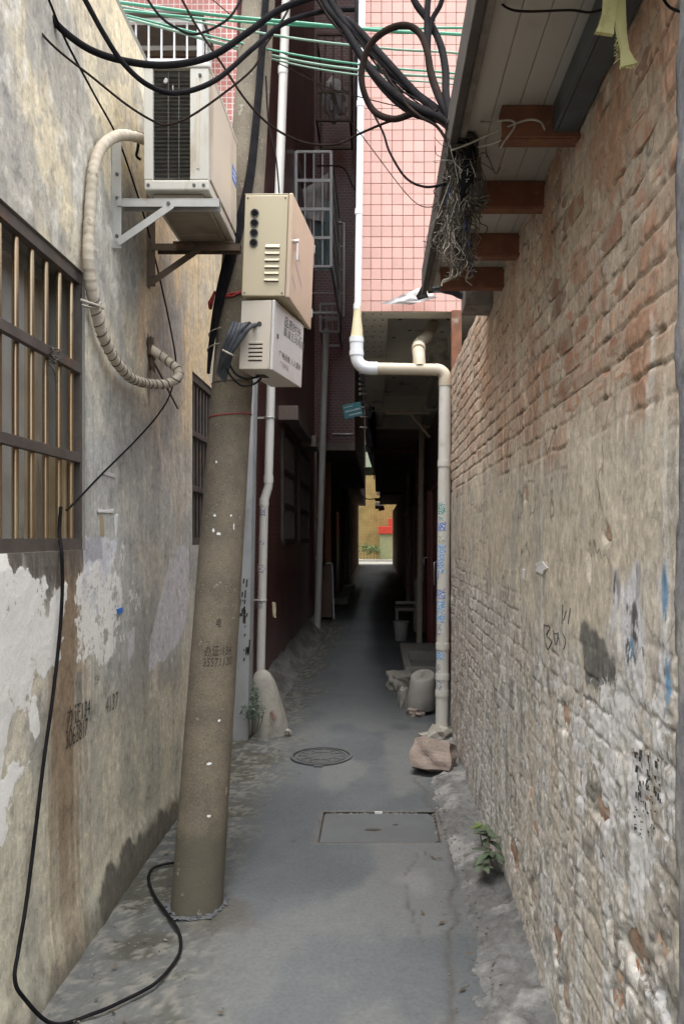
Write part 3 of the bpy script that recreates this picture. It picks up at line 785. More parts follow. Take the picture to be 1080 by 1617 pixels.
def scrap(parent, pts, m_, off=0.013, name='paper_scrap', f=PL, curl=0.004):
    w = [f(a, b, 0) for a, b in pts]
    s_ = 1 if f is PL else -1
    mb = MB()
    n = len(w)
    srf = lx if f is PL else rx
    top = [Vector((srf(p.y, p.z) + s_ * (0.003 + random.uniform(0, curl)), p.y, p.z)) for p in w]
    bot = [Vector((srf(p.y, p.z) + s_ * 0.001, p.y, p.z)) for p in w]
    mb.add(top + bot, [tuple(range(n)), tuple(range(2 * n - 1, n - 1, -1))] + [(i, (i + 1) % n, (i + 1) % n + n, i + n) for i in range(n)])
    return mb.build(name, m_, parent)
scrap(house, [(152, 803), (168, 806), (180, 803), (178, 810), (153, 809)], m_paper)
scrap(house, [(180, 816), (186, 812), (183, 840), (181, 849)], m_paper)
scrap(house, [(160, 744), (180, 748), (182, 755), (162, 749)], m_paper)
scrap(house, [(157, 815), (161, 813), (163, 845), (158, 846)], m_curtain)
scrap(house, [(182, 962), (192, 959), (191, 966), (185, 971)], m_blue)
# pier at the far corner of the plaster house, leaning a little into the alley
mb = MB()
b0, b1, t0, t1 = -1.12, -0.985, -1.12, -0.915
vs = [(b0, 5.80, -0.02), (b1, 5.80, -0.02), (b1, 5.98, -0.02), (b0, 5.98, -0.02), (t0, 5.80, 3.9), (t1 + 0.0, 5.80, 3.9), (t1, 5.98, 3.9), (t0, 5.98, 3.9)]
mb.add(vs, [(0, 1, 5, 4), (1, 2, 6, 5), (2, 3, 7, 6), (3, 0, 4, 7), (4, 5, 6, 7), (3, 2, 1, 0)])
m_pier = mat('pier_plaster', (0.37, 0.385, 0.40), (0.30, 0.31, 0.32), 5, 0.9, 0.4, dirt=(0.17, 0.165, 0.15), dscale=2.5, stretch=(1, 1, 0.5))
pier = mb.build('corner_pier', m_pier, house)
mb = MB()
for i in range(26):
    x = -1.005 + random.uniform(-0.05, 0.03); z = random.uniform(0.55, 1.25)
    h = random.uniform(0.015, 0.07)
    mb.add([(x, 5.797, z), (x + 0.012, 5.797, z + 0.006), (x + 0.016, 5.797, z + h), (x + 0.004, 5.797, z + h * 0.9)], [(0, 1, 2, 3)])
mb.build('paint_drip', m_ink, house)

# ================================================================== BRICK WALL
bw = thing('brick_wall', 'old brick wall with crumbling grey render below the tin awning', 'wall', (RW, 3.5, 0))
Y0, Y1, WH = 1.385, 5.70, 2.80
CH, BL = 0.070, 0.245                                    # course height, brick length with joint
NYR, NZR = 720, 480
yy = np.linspace(Y0, Y1, NYR); zz = np.linspace(-0.03, WH, NZR)
Yr, Zr = np.meshgrid(yy, zz, indexing='ij')
b1 = fbm(Yr * 1.6, Zr * 1.6, 5, 1); b2 = fbm(Yr * 6, Zr * 5, 5, 2); b3 = fbm(Yr * 22, Zr * 16, 4, 3); b4 = fbm(Yr * 60, Zr * 50, 2, 5)
sv = fbm(Yr * 24, Zr * 2.2, 4, 4)
wob = (fbm(Yr * 2.5, Zr * 2.5, 3, 6) - 0.5) * 0.012
row = np.floor((Zr + wob) / CH)
zf = (Zr + wob) / CH - row
zf = np.clip(zf + (b3 - 0.5) * 0.30 + (b4 - 0.5) * 0.15, 0, 1)
yf = (Yr / BL + 0.5 * (row % 2)) % 1.0
joint = np.maximum(sstep(0.10, 0.03, np.minimum(zf, 1 - zf)), sstep(0.030, 0.008, np.minimum(yf, 1 - yf)))
def RP(*pp):
    return [(PR(a, b).y, PR(a, b).z) for a, b in pp]
upz = sstep(1.78, 1.98, Zr + (b2 - 0.5) * 0.30 + (b1 - 0.5) * 0.25)      # bare brick zone
lowz = sstep(1.42, 1.15, Zr + (b1 - 0.5) * 0.3)                          # rough splash zone
far_ = sstep(2.4, 3.6, Yr)
base = 0.0065 * (1 - upz) * (1 - lowz) + upz * (0.0005 + 0.003 * far_) + lowz * 0.0050
amp = 0.004 * (1 - upz) * (1 - lowz) + upz * 0.016 + lowz * 0.007
cov = base + amp * (b2 - 0.5) * 1.6 + (b3 - 0.5) * (0.003 + 0.003 * lowz + 0.003 * upz)
for c, ry, rz in ((PR(962, 846), 0.035, 0.03), (PR(933, 890), 0.02, 0.05), (PR(832, 772), 0.03, 0.06), (PR(945, 1268), 0.09, 0.05), (PR(838, 1240), 0.05, 0.05),
                  (PR(895, 1130), 0.05, 0.06), (PR(812, 1340), 0.10, 0.09), (PR(842, 1405), 0.06, 0.08), (PR(882, 1490), 0.05, 0.10), (PR(895, 1570), 0.06, 0.10),
                  (PR(978, 1550), 0.05, 0.08), (PR(1010, 1510), 0.10, 0.05), (PR(1045, 1480), 0.05, 0.06), (PR(1060, 1600), 0.08, 0.05), (PR(970, 1462), 0.03, 0.05)):
    cov -= 0.015 * blob(Yr, Zr, c, ry * 1.25, rz * 1.1, b3 * 0.6 + b4 * 0.4, 0.75)
pit = sstep(0.60, 0.74, fbm(Yr * 9, row * 3.1 + 0.5, 3, 6)) * sstep(0.16, 0.04, np.minimum(zf, 1 - zf)) * (upz * 0.9 + lowz * 0.35)
jm = sstep(0.42, 0.62, fbm(Yr * 3.5, Zr * 3.5, 3, 7))
H = cov * (1 - joint * 0.35 * upz) - joint * (0.0050 * upz + 0.0042 * lowz * (0.35 + 0.65 * jm) + 0.0008 * jm) - pit * 0.016 * sstep(0.40, 0.55, b3) + (b4 - 0.5) * 0.0025 * (0.5 + lowz)
H += lowz * ((b2 - 0.5) * 0.003 + (b3 - 0.5) * 0.004 + (b4 - 0.5) * 0.003)
Xr = RW - H
# colour of the coat
D = np.zeros(Yr.shape + (3,)) + np.array((0.66, 0.595, 0.485))
D = lerp3(D, (0.53, 0.49, 0.42), sstep(0.45, 0.65, b2))
D = lerp3(D, (0.56, 0.425, 0.32), upz * (0.45 + 0.55 * sstep(0.35, 0.6, b1)))
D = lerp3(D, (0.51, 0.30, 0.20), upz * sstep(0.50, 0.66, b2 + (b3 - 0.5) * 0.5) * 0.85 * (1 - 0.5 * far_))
D = lerp3(D, (0.56, 0.48, 0.38), upz * joint * 0.6)
D = lerp3(D, (0.57, 0.53, 0.475), lowz * (0.5 + 0.5 * far_))
D = lerp3(D, (0.72, 0.715, 0.69), lowz * sstep(0.50, 0.66, sv) * 0.85)
D = lerp3(D, (0.28, 0.27, 0.25), lowz * sstep(0.56, 0.72, b3 + (b2 - 0.5) * 0.6) * 0.7)
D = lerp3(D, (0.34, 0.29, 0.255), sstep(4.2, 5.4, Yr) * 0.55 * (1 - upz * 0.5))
D = lerp3(D, (0.80, 0.77, 0.70), 0.6 * sstep(0.62, 0.68, fbm(Yr * 34, Zr * 2.4, 3, 2)) * sstep(0.45, 0.6, b2) * sstep(2.3, 1.9, Zr))
crk = np.abs(fbm(Yr * 2.2, Zr * 2.2, 5, 5) - 0.5)
D = lerp3(D, (0.16, 0.13, 0.10), 0.7 * sstep(0.006, 0.002, crk) * (1 - 0.5 * lowz))
D = lerp3(D, (0.10, 0.07, 0.05), pit * 0.9)
D = lerp3(D, (0.165, 0.165, 0.155), 0.92 * poly_mask(Yr, Zr, RP((918, 985), (935, 990), (955, 1010), (975, 1045), (985, 1080), (950, 1090), (925, 1075)), 0.01, b3, 0.07))
res = poly_mask(Yr, Zr, RP((972, 905), (1000, 895), (1066, 900), (1066, 1105), (1030, 1100), (1000, 1070), (975, 1040), (970, 960)), 0.03, b3, 0.14)
D = lerp3(D, (0.74, 0.75, 0.78), res * (0.15 + 0.85 * sstep(0.42, 0.55, sv)))
D = lerp3(D, (0.36, 0.35, 0.36), res * sstep(0.56, 0.62, fbm(Yr * 30, Zr * 6, 3, 7)) * 0.8)
D = lerp3(D, (0.10, 0.095, 0.10), res * sstep(0.62, 0.68, b3 * 0.6 + sv * 0.4) * 0.9)
for c, ry, rz in ((PR(1000, 1030), 0.03, 0.06), (PR(1060, 1080), 0.012, 0.06), (PR(1055, 935), 0.02, 0.06), (PR(1005, 1065), 0.02, 0.03)):
    D = lerp3(D, (0.13, 0.33, 0.56), 0.85 * blob(Yr, Zr, c, ry, rz, sv, 0.8))
rub = blob(Yr, Zr, PR(985, 1215), 0.5, 0.5, b2, 0.6)
chr_ = np.zeros_like(D)
chr_[..., 0] = -0.16 + 0.47 * lowz + 0.25 * rub * lowz + 0.35 * res * sstep(0.4, 0.6, sv)
chr_[..., 0] -= 0.25 * upz
chr_[..., 1] = -0.32 + 0.26 * lowz + 0.18 * upz
chr_[..., 2] = -0.30 + 0.42 * upz * (1 - 0.5 * far_) + 0.20 * lowz * sstep(0.5, 0.1, Zr)
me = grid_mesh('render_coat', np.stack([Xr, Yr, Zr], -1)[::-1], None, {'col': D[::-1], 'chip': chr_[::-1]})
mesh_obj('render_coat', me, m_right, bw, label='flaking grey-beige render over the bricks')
mb = MB()
mb.box(RW + 0.07, RW + 0.24, Y0 - 0.15, Y1 - 0.02, -0.1, WH - 0.004)
mb.box(RW + 0.024, RW + 0.238, Y1 - 0.05, Y1, -0.1, WH)
mb.box(RW + 0.024, RW + 0.238, Y0, Y1 - 0.002, WH - 0.012, WH + 0.004)
mb.build('wall_core', m_concrete, bw)
# plastered end of the wall nearest the viewer
yy2 = np.linspace(1.18, 1.432, 22); zz2 = np.linspace(-0.03, WH, 260)
YE, ZE = np.meshgrid(yy2, zz2, indexing='ij')
rag = 1.396 + (fbm(ZE * 9, ZE * 0 + 2, 4, 3) - 0.5) * 0.035
YE2 = np.minimum(YE, rag)
XE = RW - 0.013 - (fbm(YE * 9, ZE * 6, 3, 2) - 0.5) * 0.008 + 0.03 * sstep(0.0, 0.012, YE - rag)
DE = np.zeros(YE.shape + (3,)) + np.array((0.26, 0.26, 0.275)); DE = lerp3(DE, (0.42, 0.415, 0.40), sstep(0.45, 0.6, fbm(YE * 8, ZE * 5, 4, 1)))
ce = np.zeros_like(DE) - 0.2
me = grid_mesh('end_plaster', np.stack([XE, YE2, ZE], -1)[::-1], None, {'col': DE[::-1], 'chip': ce[::-1]})
mesh_obj('end_plaster', me, m_right, bw)

def brick_mesh(seed):
    r_ = random.Random(seed)
    L, Hh, T = BL - 0.010, CH - 0.010, 0.06
    mb = MB()
    nx, nz = 4, 2
    idx = {}
    for i in range(nx + 1):
        for j in range(nz + 1):
            y = -L / 2 + L * i / nx; z = -Hh / 2 + Hh * j / nz
            e = (i in (0, nx)) + (j in (0, nz))
            idx[(i, j)] = len(mb.v)
            mb.v.append(Vector((0.004 * (e > 0) + 0.004 * (e > 1) + r_.uniform(-0.0018, 0.0018), y + r_.uniform(-0.003, 0.003), z + r_.uniform(-0.003, 0.003))))
    for i in range(nx):
        for j in range(nz):
            mb.f.append((idx[i, j], idx[i, j + 1], idx[i + 1, j + 1], idx[i + 1, j])); mb.sm.append(False)
    bk = [len(mb.v) + k for k in range(4)]
    mb.v += [Vector((T, -L / 2, -Hh / 2)), Vector((T, L / 2, -Hh / 2)), Vector((T, L / 2, Hh / 2)), Vector((T, -L / 2, Hh / 2))]
    mb.f += [tuple([idx[i, 0] for i in range(nx + 1)] + [bk[1], bk[0]]), tuple([idx[i, nz] for i in range(nx, -1, -1)] + [bk[3], bk[2]]),
             (idx[0, 0], bk[0], bk[3], idx[0, 2], idx[0, 1]), (idx[nx, 2], bk[2], bk[1], idx[nx, 0], idx[nx, 1])]
    mb.sm += [False] * 4
    return mb
bricks = []
for r_ in range(int(WH / CH)):
    for k in range(int(Y0 / BL) - 1, int(Y1 / BL) + 2):
        cy = (k + 0.5) * BL - 0.5 * (r_ % 2) * BL
        cz = (r_ + 0.5) * CH
        if cy - BL / 2 < Y0 - 0.01 or cy + BL / 2 > Y1 + 0.01: continue
        iy = int((cy - Y0) / (Y1 - Y0) * (NYR - 1)); iz = int((cz + 0.03) / (WH + 0.03) * (NZR - 1))
        hh = H[max(0, iy - 16):iy + 17, max(0, iz - 4):iz + 5]
        show = float(np.mean(hh < 0.0))
        bricks.append((show / cy ** 2, show, cy, cz))
bricks.sort(reverse=True)
bmesh_pool = []
for s_ in range(8):
    m_ = brick_mesh(s_).mesh('brick'); m_.materials.append(m_brick); bmesh_pool.append(m_)
rest = MB()
pool_mb = [brick_mesh(s_) for s_ in range(8)]
for i, (w_, show, cy, cz) in enumerate(bricks):
    wz = float(np.interp(cz, zz, np.zeros_like(zz)))
    p = Vector((RW + 0.0005 + random.uniform(-0.0025, 0.003), cy, cz - wz))
    if i < 300:
        inst('brick', bmesh_pool[i % 8], bw, p, (random.uniform(-0.012, 0.012), 0, random.uniform(-0.008, 0.008)))
    else:
        rest.add(pool_mb[i % 8].v, pool_mb[i % 8].f, False, Matrix.Translation(p))
if rest.v:
    rest.build('brickwork', m_brick, bw, kind='stuff')

# marks and bills on the render
def rx(y, z):                                            # x of the outermost coat surface near a point
    a_ = min(max(int((y - Y0) / (Y1 - Y0) * (NYR - 1) + 0.5), 2), NYR - 3); b_ = min(max(int((z + 0.03) / (WH + 0.03) * (NZR - 1) + 0.5), 2), NZR - 3)
    return min(RW - 0.001, float(Xr[a_ - 2:a_ + 3, b_ - 2:b_ + 3].min()))
scrap(bw, [(850, 891), (855, 888), (862, 886), (865, 892), (869, 897), (864, 901), (862, 907), (856, 904), (850, 902), (853, 896)], m_paper, f=PR, off=0.016)
scrap(bw, [(829, 898), (833, 900), (832, 916), (829, 912)], m_paper, f=PR, off=0.014)
mb = MB()
random.seed(21)
for (x0_, y0_, x1_, y1_, nn, hh) in ((1004, 1178, 1050, 1265, 40, 11), (1003, 1235, 1042, 1320, 34, 5)):
    for i in range(nn):
        px = random.uniform(x0_, x1_); py = random.uniform(y0_, y1_) + (px - x0_) * 0.12
        h = random.uniform(0.5, 1.3) * hh; w = random.uniform(1.6, 3.6)
        a = PR(px, py); q = [(0, 0), (w, 2), (w * 0.9, h), (w * 0.1, h * 0.8)]
        pp = [PR(px + u_, py + v_) for u_, v_ in q]
        mb.add([Vector((rx(p.y, p.z) - 0.0015, p.y, p.z)) for p in pp], [(3, 2, 1, 0)])
mb.build('stencil_mark', m_ink, bw)
def scribble(strokes, r, m_, name='scrawl'):
    mb = MB()
    for s_ in strokes:
        mb.tube([Vector((rx(PR(a, b).y, PR(a, b).z) + 0.0005, PR(a, b).y, PR(a, b).z)) for a, b in s_], r, 4, 4)
    return mb.build(name, m_, bw)
scribble([[(862, 985), (863, 1005), (867, 1025)], [(863, 987), (871, 990), (866, 1003), (874, 1012), (868, 1026)], [(877, 995), (880, 1018)], [(884, 998), (887, 1018)],
          [(892, 955), (891, 985)], [(897, 965), (893, 980)], [(903, 960), (900, 985)], [(892, 1000), (896, 1012), (893, 1025)], [(878, 1000), (884, 1002), (882, 1018)]], 0.0022, m_inkfade)
random.seed(9)

# ================================================================== AWNING over the brick wall, and the building behind it
aw = thing('awning', 'grey-white sheet awning on rusty steel beams over the brick wall', 'awning', (0.4, 2.6, 2.74))
ZA, YA1 = 2.745, 3.62
for k in range(5):                                       # narrow sheets with standing seams along the alley
    x0_ = 0.262 + k * 0.0665
    MB().box(x0_, x0_ + 0.0655, 1.3, YA1 - 0.004 * (k % 3), ZA, ZA + 0.03, b=0.0025).build('sheet', m_awning, aw)
MB().box(0.262, 1.55, 1.3, YA1 - 0.02, ZA + 0.034, ZA + 0.06).build('top_sheet', m_awning, aw)
MB().box(0.214, 0.238, 1.3, YA1 + 0.02, ZA - 0.035, ZA + 0.085, b=0.004).build('fascia', m_fascia, aw)
MB().box(0.240, 0.262, 1.3, YA1 + 0.005, ZA - 0.022, ZA + 0.03, b=0.003).build('trim', m_fascia2, aw)
for k, y in enumerate((2.10, 2.545, 2.985, 3.36)):
    b_ = MB()
    x0_ = (0.345, 0.29, 0.285, 0.28)[k]
    b_.box(x0_, RW + 0.03, y, y + 0.008, ZA - 0.088, ZA - 0.002)
    b_.box(x0_, RW + 0.03, y + 0.010, y + 0.055, ZA - 0.090, ZA - 0.082)
    b_.box(x0_, RW + 0.03, y + 0.010, y + 0.055, ZA - 0.012, ZA - 0.002)
    b_.build('beam', m_rust, aw)
mb = MB()
mb.box(0.485, 0.495, 1.3, 2.17, ZA - 0.075, ZA - 0.004); mb.box(0.497, 0.553, 1.3, 2.17, ZA - 0.075, ZA - 0.066)
mb.build('steel_angle', m_angle, aw)

MB().box(0.42, 0.70, 3.625, 3.80, 2.655, 2.755, b=0.006).build('gutter_end', m_fascia2, aw)
MB().box(0.43, 0.72, 3.66, 3.86, 2.757, 2.86, b=0.006).build('gutter_end', m_slab, aw)
back = thing('concrete_shed', 'low flat-roofed concrete shed that the awning leans on', 'shed', (2.5, 3, 0))
mb = MB(); mb.box(1.55, 6.0, 0.3, 5.70, -0.1, 3.2); mb.build('wall', m_concrete, back)
mb = MB(); mb.box(1.50, 6.1, 0.25, 5.72, 3.2, 3.3); mb.build('roof_slab', m_concrete, back)

# foam strip, tarp, torn plastic
fs = thing('foam_strip', 'torn yellow foam strip hanging from the awning edge', 'foam strip', P(965, 0, 1.55))
def ribbon(mb, pts, widths, thick, wdir):
    n = len(pts)
    wdir = [Vector(w).normalized() for w in wdir]
    vs = []
    for i in range(n):
        t_ = (Vector(pts[min(i + 1, n - 1)]) - Vector(pts[max(i - 1, 0)])).normalized()
        nn = t_.cross(wdir[i]).normalized()
        c = Vector(pts[i])
        for a, b in ((-1, -1), (1, -1), (1, 1), (-1, 1)):
            vs.append(c + wdir[i] * a * widths[i] / 2 + nn * b * thick / 2)
    fs_ = []
    for i in range(n - 1):
        for k in range(4):
            fs_.append((i * 4 + k, i * 4 + (k + 1) % 4, (i + 1) * 4 + (k + 1) % 4, (i + 1) * 4 + k))
    fs_ += [(3, 2, 1, 0), tuple((n - 1) * 4 + k for k in range(4))]
    mb.add(vs, fs_)
mb = MB()
ribbon(mb, [P(968, -60, 1.55), P(964, -10, 1.55), P(961, 20, 1.55), P(956, 42, 1.552), P(953, 54, 1.55)], [0.03, 0.03, 0.027, 0.032, 0.040], 0.009, [(1, 0.2, 0)] * 5)
mb.build('short_end', m_foam, fs)
mb = MB()
ribbon(mb, [P(975, -60, 1.56), P(976, -10, 1.56), P(977, 25, 1.56), P(981, 55, 1.56), P(986, 80, 1.56), P(989, 95, 1.56), P(992, 104, 1.56)], [0.026, 0.027, 0.026, 0.020, 0.016, 0.026, 0.036], 0.008, [(1, -0.3, 0), (1, -0.2, 0), (1, 0, 0), (1, 0.3, 0), (1, 0.2, 0.1), (1, 0, 0.2), (1, 0, 0.25)])
mb.build('long_end', m_foam, fs)
mb = MB()
for i in range(26):
    a = P(975 + random.uniform(-1, 3), 55 + random.uniform(0, 42), 1.556)
    mb.tube([a, a + Vector((-0.002 - random.random() * 0.007, random.uniform(-0.004, 0.004), random.uniform(-0.008, 0.002)))], 0.0006, 3, 1, False)
for i in range(26):
    a = P(random.uniform(977, 1001), 104 + random.uniform(-2, 1), 1.56)
    mb.tube([a, a + Vector((random.uniform(-0.003, 0.003), 0, -0.006))], 0.0009, 3, 1, False)
mb.build('frayed_edge', m_foam, fs, kind='stuff')

def draped(mb, c00, c10, c11, c01, n=14, m=8, amp=0.02, seed=0, sag=0.0):
    c00, c10, c11, c01 = map(Vector, (c00, c10, c11, c01))
    nrm = (c10 - c00).cross(c01 - c00).normalized()
    vs = []
    for side in (0, 1):
        for i in range(n + 1):
            for j in range(m + 1):
                u = i / n; v = j / m
                p = c00 * (1 - u) * (1 - v) + c10 * u * (1 - v) + c11 * u * v + c01 * (1 - u) * v
                h = (float(fbm(u * 4.0, v * 3.0, 3, seed)) - 0.5) * amp * 2
                p = p + nrm * (h + side * 0.002) + Vector((0, 0, -sag * math.sin(math.pi * u)))
                vs.append(p)
    k = (n + 1) * (m + 1)
    q = lambda i, j: i * (m + 1) + j
    fs_ = [(q(i, j), q(i + 1, j), q(i + 1, j + 1), q(i, j + 1)) for i in range(n) for j in range(m)]
    fs_ += [tuple(x + k for x in f[::-1]) for f in fs_]
    mb.add(vs, fs_, True)
mb = MB(); draped(mb, P(600, 480, 5.72), P(668, 452, 5.66), P(690, 470, 5.6), P(648, 481, 5.70), amp=0.025, seed=2)
mb.build('plastic_sheet', m_plastic, label='torn white plastic sheet fluttering at the foot of the pink tiled wall', cat='plastic sheet')
tp = thing('black_tarp', 'torn black tarpaulin at the far end of the awning', 'tarpaulin', P(700, 460, 3.7))
mb = MB(); draped(mb, P(657, 468, 3.72), P(672, 440, 3.66), P(675, 470, 3.66), P(660, 474, 3.72), amp=0.01, seed=3); mb.build('flap', m_tarp, tp)
mb = MB(); draped(mb, P(672, 448, 3.68), P(742, 455, 3.72), P(735, 476, 3.72), P(676, 463, 3.68), amp=0.02, seed=4, sag=-0.02); mb.build('sheet', m_tarp, tp)

# ================================================================== PINK TILED BUILDING over the alley
YP, ZP, XP = 5.80, 3.27, -0.13
pk = thing('pink_tiled_building', 'pink tiled upper storeys overhanging the passage behind the awning', 'building', (XP, YP, ZP))
mb = MB(); mb.box(XP, 5.0, YP + 0.012, 12.0, ZP + 0.22, 16.0); mb.build('wall', m_grout, pk)  # unseen upper height added to darken the passage below
TS = 0.0815
tm = MB().box(-TS / 2 + 0.0021, TS / 2 - 0.0021, -0.007, 0.007, -TS / 2 + 0.0021, TS / 2 - 0.0021, b=0.0016).mesh('tile')
tm.materials.append(m_pinktile)
tiles = []
for i in range(21):
    for j in range(78):
        x = XP + TS * (i + 0.5) + 0.002; z = ZP + TS * (j + 0.5)
        px = VX + x * FPX / YP; py = VY - (z - HC) * FPX / YP
        vis = (py > -20) and px < 770 - max(0, py) * 0.20 + 14
        tiles.append((0 if vis else 1, x, z))
tiles.sort(key=lambda q: q[0])
rest = MB(); nt_ = 0
for vis, x, z in tiles:
    if vis == 0 and nt_ < 300:
        inst('tile', tm, pk, (x, YP + 0.006 + random.uniform(-0.0008, 0.0008), z), (random.uniform(-0.004, 0.004), 0, random.uniform(-0.004, 0.004))); nt_ += 1
    else:
        rest.box(x - TS / 2 + 0.0021, x + TS / 2 - 0.0021, YP, YP + 0.013, z - TS / 2 + 0.0021, z + TS / 2 - 0.0021)
rest.build('tiling', m_pinktile, pk, kind='stuff')
# soffit with beams and recessed bays
bays = [(5.98, 7.35), (7.62, 10.2), (10.5, 11.8)]
prev = YP + 0.012
for k, (y0_, y1_) in enumerate(bays):
    MB().box(XP, 1.6, prev, y0_, ZP if k == 0 else ZP - 0.03, ZP + 0.218).build('cross_beam', m_slab, pk)
    prev = y1_
MB().box(XP, 1.6, prev, 12.0, ZP - 0.03, ZP + 0.218).build('cross_beam', m_slab, pk)
for y0_, y1_ in bays:
    MB().box(XP, XP + 0.215, y0_ + 0.001, y1_ - 0.001, ZP + 0.002, ZP + 0.217).build('edge_beam', m_slab, pk)
    MB().box(XP + 0.80, 1.6, y0_ + 0.001, y1_ - 0.001, ZP + 0.002, ZP + 0.217).build('edge_beam', m_slab, pk)
    MB().box(XP + 0.216, XP + 0.799, y0_ + 0.001, y1_ - 0.001, ZP + 0.17, ZP + 0.217).build('soffit_board', m_slab, pk)
nm = MB().cyl((0, 0, -0.003), (0, 0, 0.003), 0.009, 0.009, 8).mesh('nail_mark'); nm.materials.append(m_soil)
nm2 = MB().cyl((0, 0, -0.003), (0, 0, 0.003), 0.017, 0.017, 8).mesh('nail_mark'); nm2.materials.append(m_soil)
for k in range(8):
    for j in range(3):
        inst('nail_mark', nm, pk, (XP + 0.03 + 0.065 * j + 0.015 * (k % 2), 5.86 + 0.17 * k, (ZP if 5.86 + 0.17 * k < 5.98 else ZP + 0.002) + 0.001))
for x, y in ((0.20, 6.6), (0.34, 6.45), (0.30, 6.95), (0.16, 7.2), (0.62, 6.6), (0.60, 7.0), (0.2, 8.2), (0.35, 8.6), (0.55, 8.1), (0.3, 9.3), (0.5, 9.6), (0.2, 9.0), (0.6, 9.0)):
    inst('nail_mark', nm2, pk, (x, y, ZP + 0.17))
# ground-floor wall set back under the overhang, with doors
mb = MB(); mb.box(0.80, 5.0, 5.72, 12.0, -0.1, ZP - 0.065); mb.build('ground_wall', m_dkwall, pk)
MB().box(0.565, 0.64, 5.74, 5.83, 0.0, ZP - 0.004, b=0.004).build('corner_post', m_rust, pk)
def metal_door(parent, x, y0_, y1_, m_, z1=2.15):
    d = thing_part('door', parent)
    MB().box(x, x + 0.04, y0_, y1_, 0.08, z1, b=0.004).build('leaf', m_, d)
    mb = MB()
    mb.box(x - 0.02, x + 0.03, y0_ - 0.06, y0_ - 0.003, 0.05, z1 + 0.06); mb.box(x - 0.02, x + 0.03, y1_ + 0.003, y1_ + 0.06, 0.05, z1 + 0.06); mb.box(x - 0.02, x + 0.03, y0_ - 0.003, y1_ + 0.003, z1 + 0.003, z1 + 0.06)
    mb.build('frame', m_reddoor, d)
    mb = MB(); mb.tube([(x, y0_ + 0.12, 0.98), (x - 0.06, y0_ + 0.12, 0.98), (x - 0.06, y0_ + 0.12, 1.25), (x, y0_ + 0.12, 1.25)], 0.011, 8, 1, False)
    mb.build('handle', m_chrome, d)
    return d
metal_door(pk, 0.74, 8.9, 10.1, m_reddoor)
metal_door(pk, 0.74, 10.9, 11.9, m_reddoor)
MB().box(0.70, 0.74, 8.62, 8.70, 0.1, 2.6, b=0.006).build('door_post', m_orange, pk)

# ================================================================== MAROON TILED HOUSE beyond the plaster house
XM = -1.10
mh = thing('maroon_tiled_house', 'tall dark maroon tiled house with barred cages beyond the plaster house', 'house', (XM, 6, 0))
MB().box(-6.0, XM, 6.02, 13.4, -0.1, 18.0).build('alley_wall', m_maroon, mh)  # raised far out of view so the ground beside it stays dark
MB().box(-6.0, XM - 0.004, 5.99, 6.016, 3.9, 18.0).build('end_wall', m_redmos, mh, label='end wall of small red and white mosaic tiles')
# sloping cement foot
ky = np.arange(6.0, 13.4, 0.05); kx = np.linspace(0, 1, 12)
KX, KY = np.meshgrid(kx, ky, indexing='ij')
kn = fbm(KX * 3, KY * 3, 4, 2)
KXw = XM - 0.01 + 0.22 * KX * (0.8 + 0.5 * fbm(KY, KY * 0, 3, 1)); KZ = 0.24 * (1 - KX) ** 1.3 * (0.7 + 0.6 * kn) - 0.01 + (kn - 0.5) * 0.02 * (1 - KX)
KC = np.zeros(KX.shape + (3,)) + np.array((0.20, 0.20, 0.195)); KC = lerp3(KC, (0.13, 0.13, 0.125), sstep(0.4, 0.6, kn))
me = grid_mesh('cement_foot', np.stack([KXw, KY, KZ], -1)[::-1], None, {'col': KC[::-1], 'chip': np.zeros_like(KC)[::-1] - 0.2})
mesh_obj('cement_foot', me, m_kerb, mh)
for y0_, y1_ in ((8.75, 9.95), (10.6, 12.1)):
    w = thing_part('window', mh)
    mb = MB()
    mb.box(XM - 0.02, XM + 0.03, y0_, y0_ + 0.07, 1.5, 2.78); mb.box(XM - 0.02, XM + 0.03, y1_ - 0.07, y1_, 1.5, 2.78)
    for z in (1.46, 1.88, 2.28, 2.74):
        mb.box(XM - 0.02, XM + 0.028, y0_ + 0.07, y1_ - 0.07, z, z + 0.07)
    mb.build('frame', m_frame, w)
    for z in (1.53, 1.95, 2.35):
        MB().box(XM - 0.01, XM + 0.010, y0_ + 0.07, y1_ - 0.07, z, z + (0.35, 0.33, 0.39)[int(z > 1.9) + int(z > 2.3)]).build('pane', m_greyboard, w)
MB().box(XM, XM + 0.16, 8.53, 12.3, 2.93, 3.0).build('ledge', m_concrete, mh)
for y in (8.5, 11.0):
    MB().box(XM, XM + 0.22, y, y + 0.22, 2.86, 3.02, b=0.006).build('ledge_bracket', m_stonepink, mh)

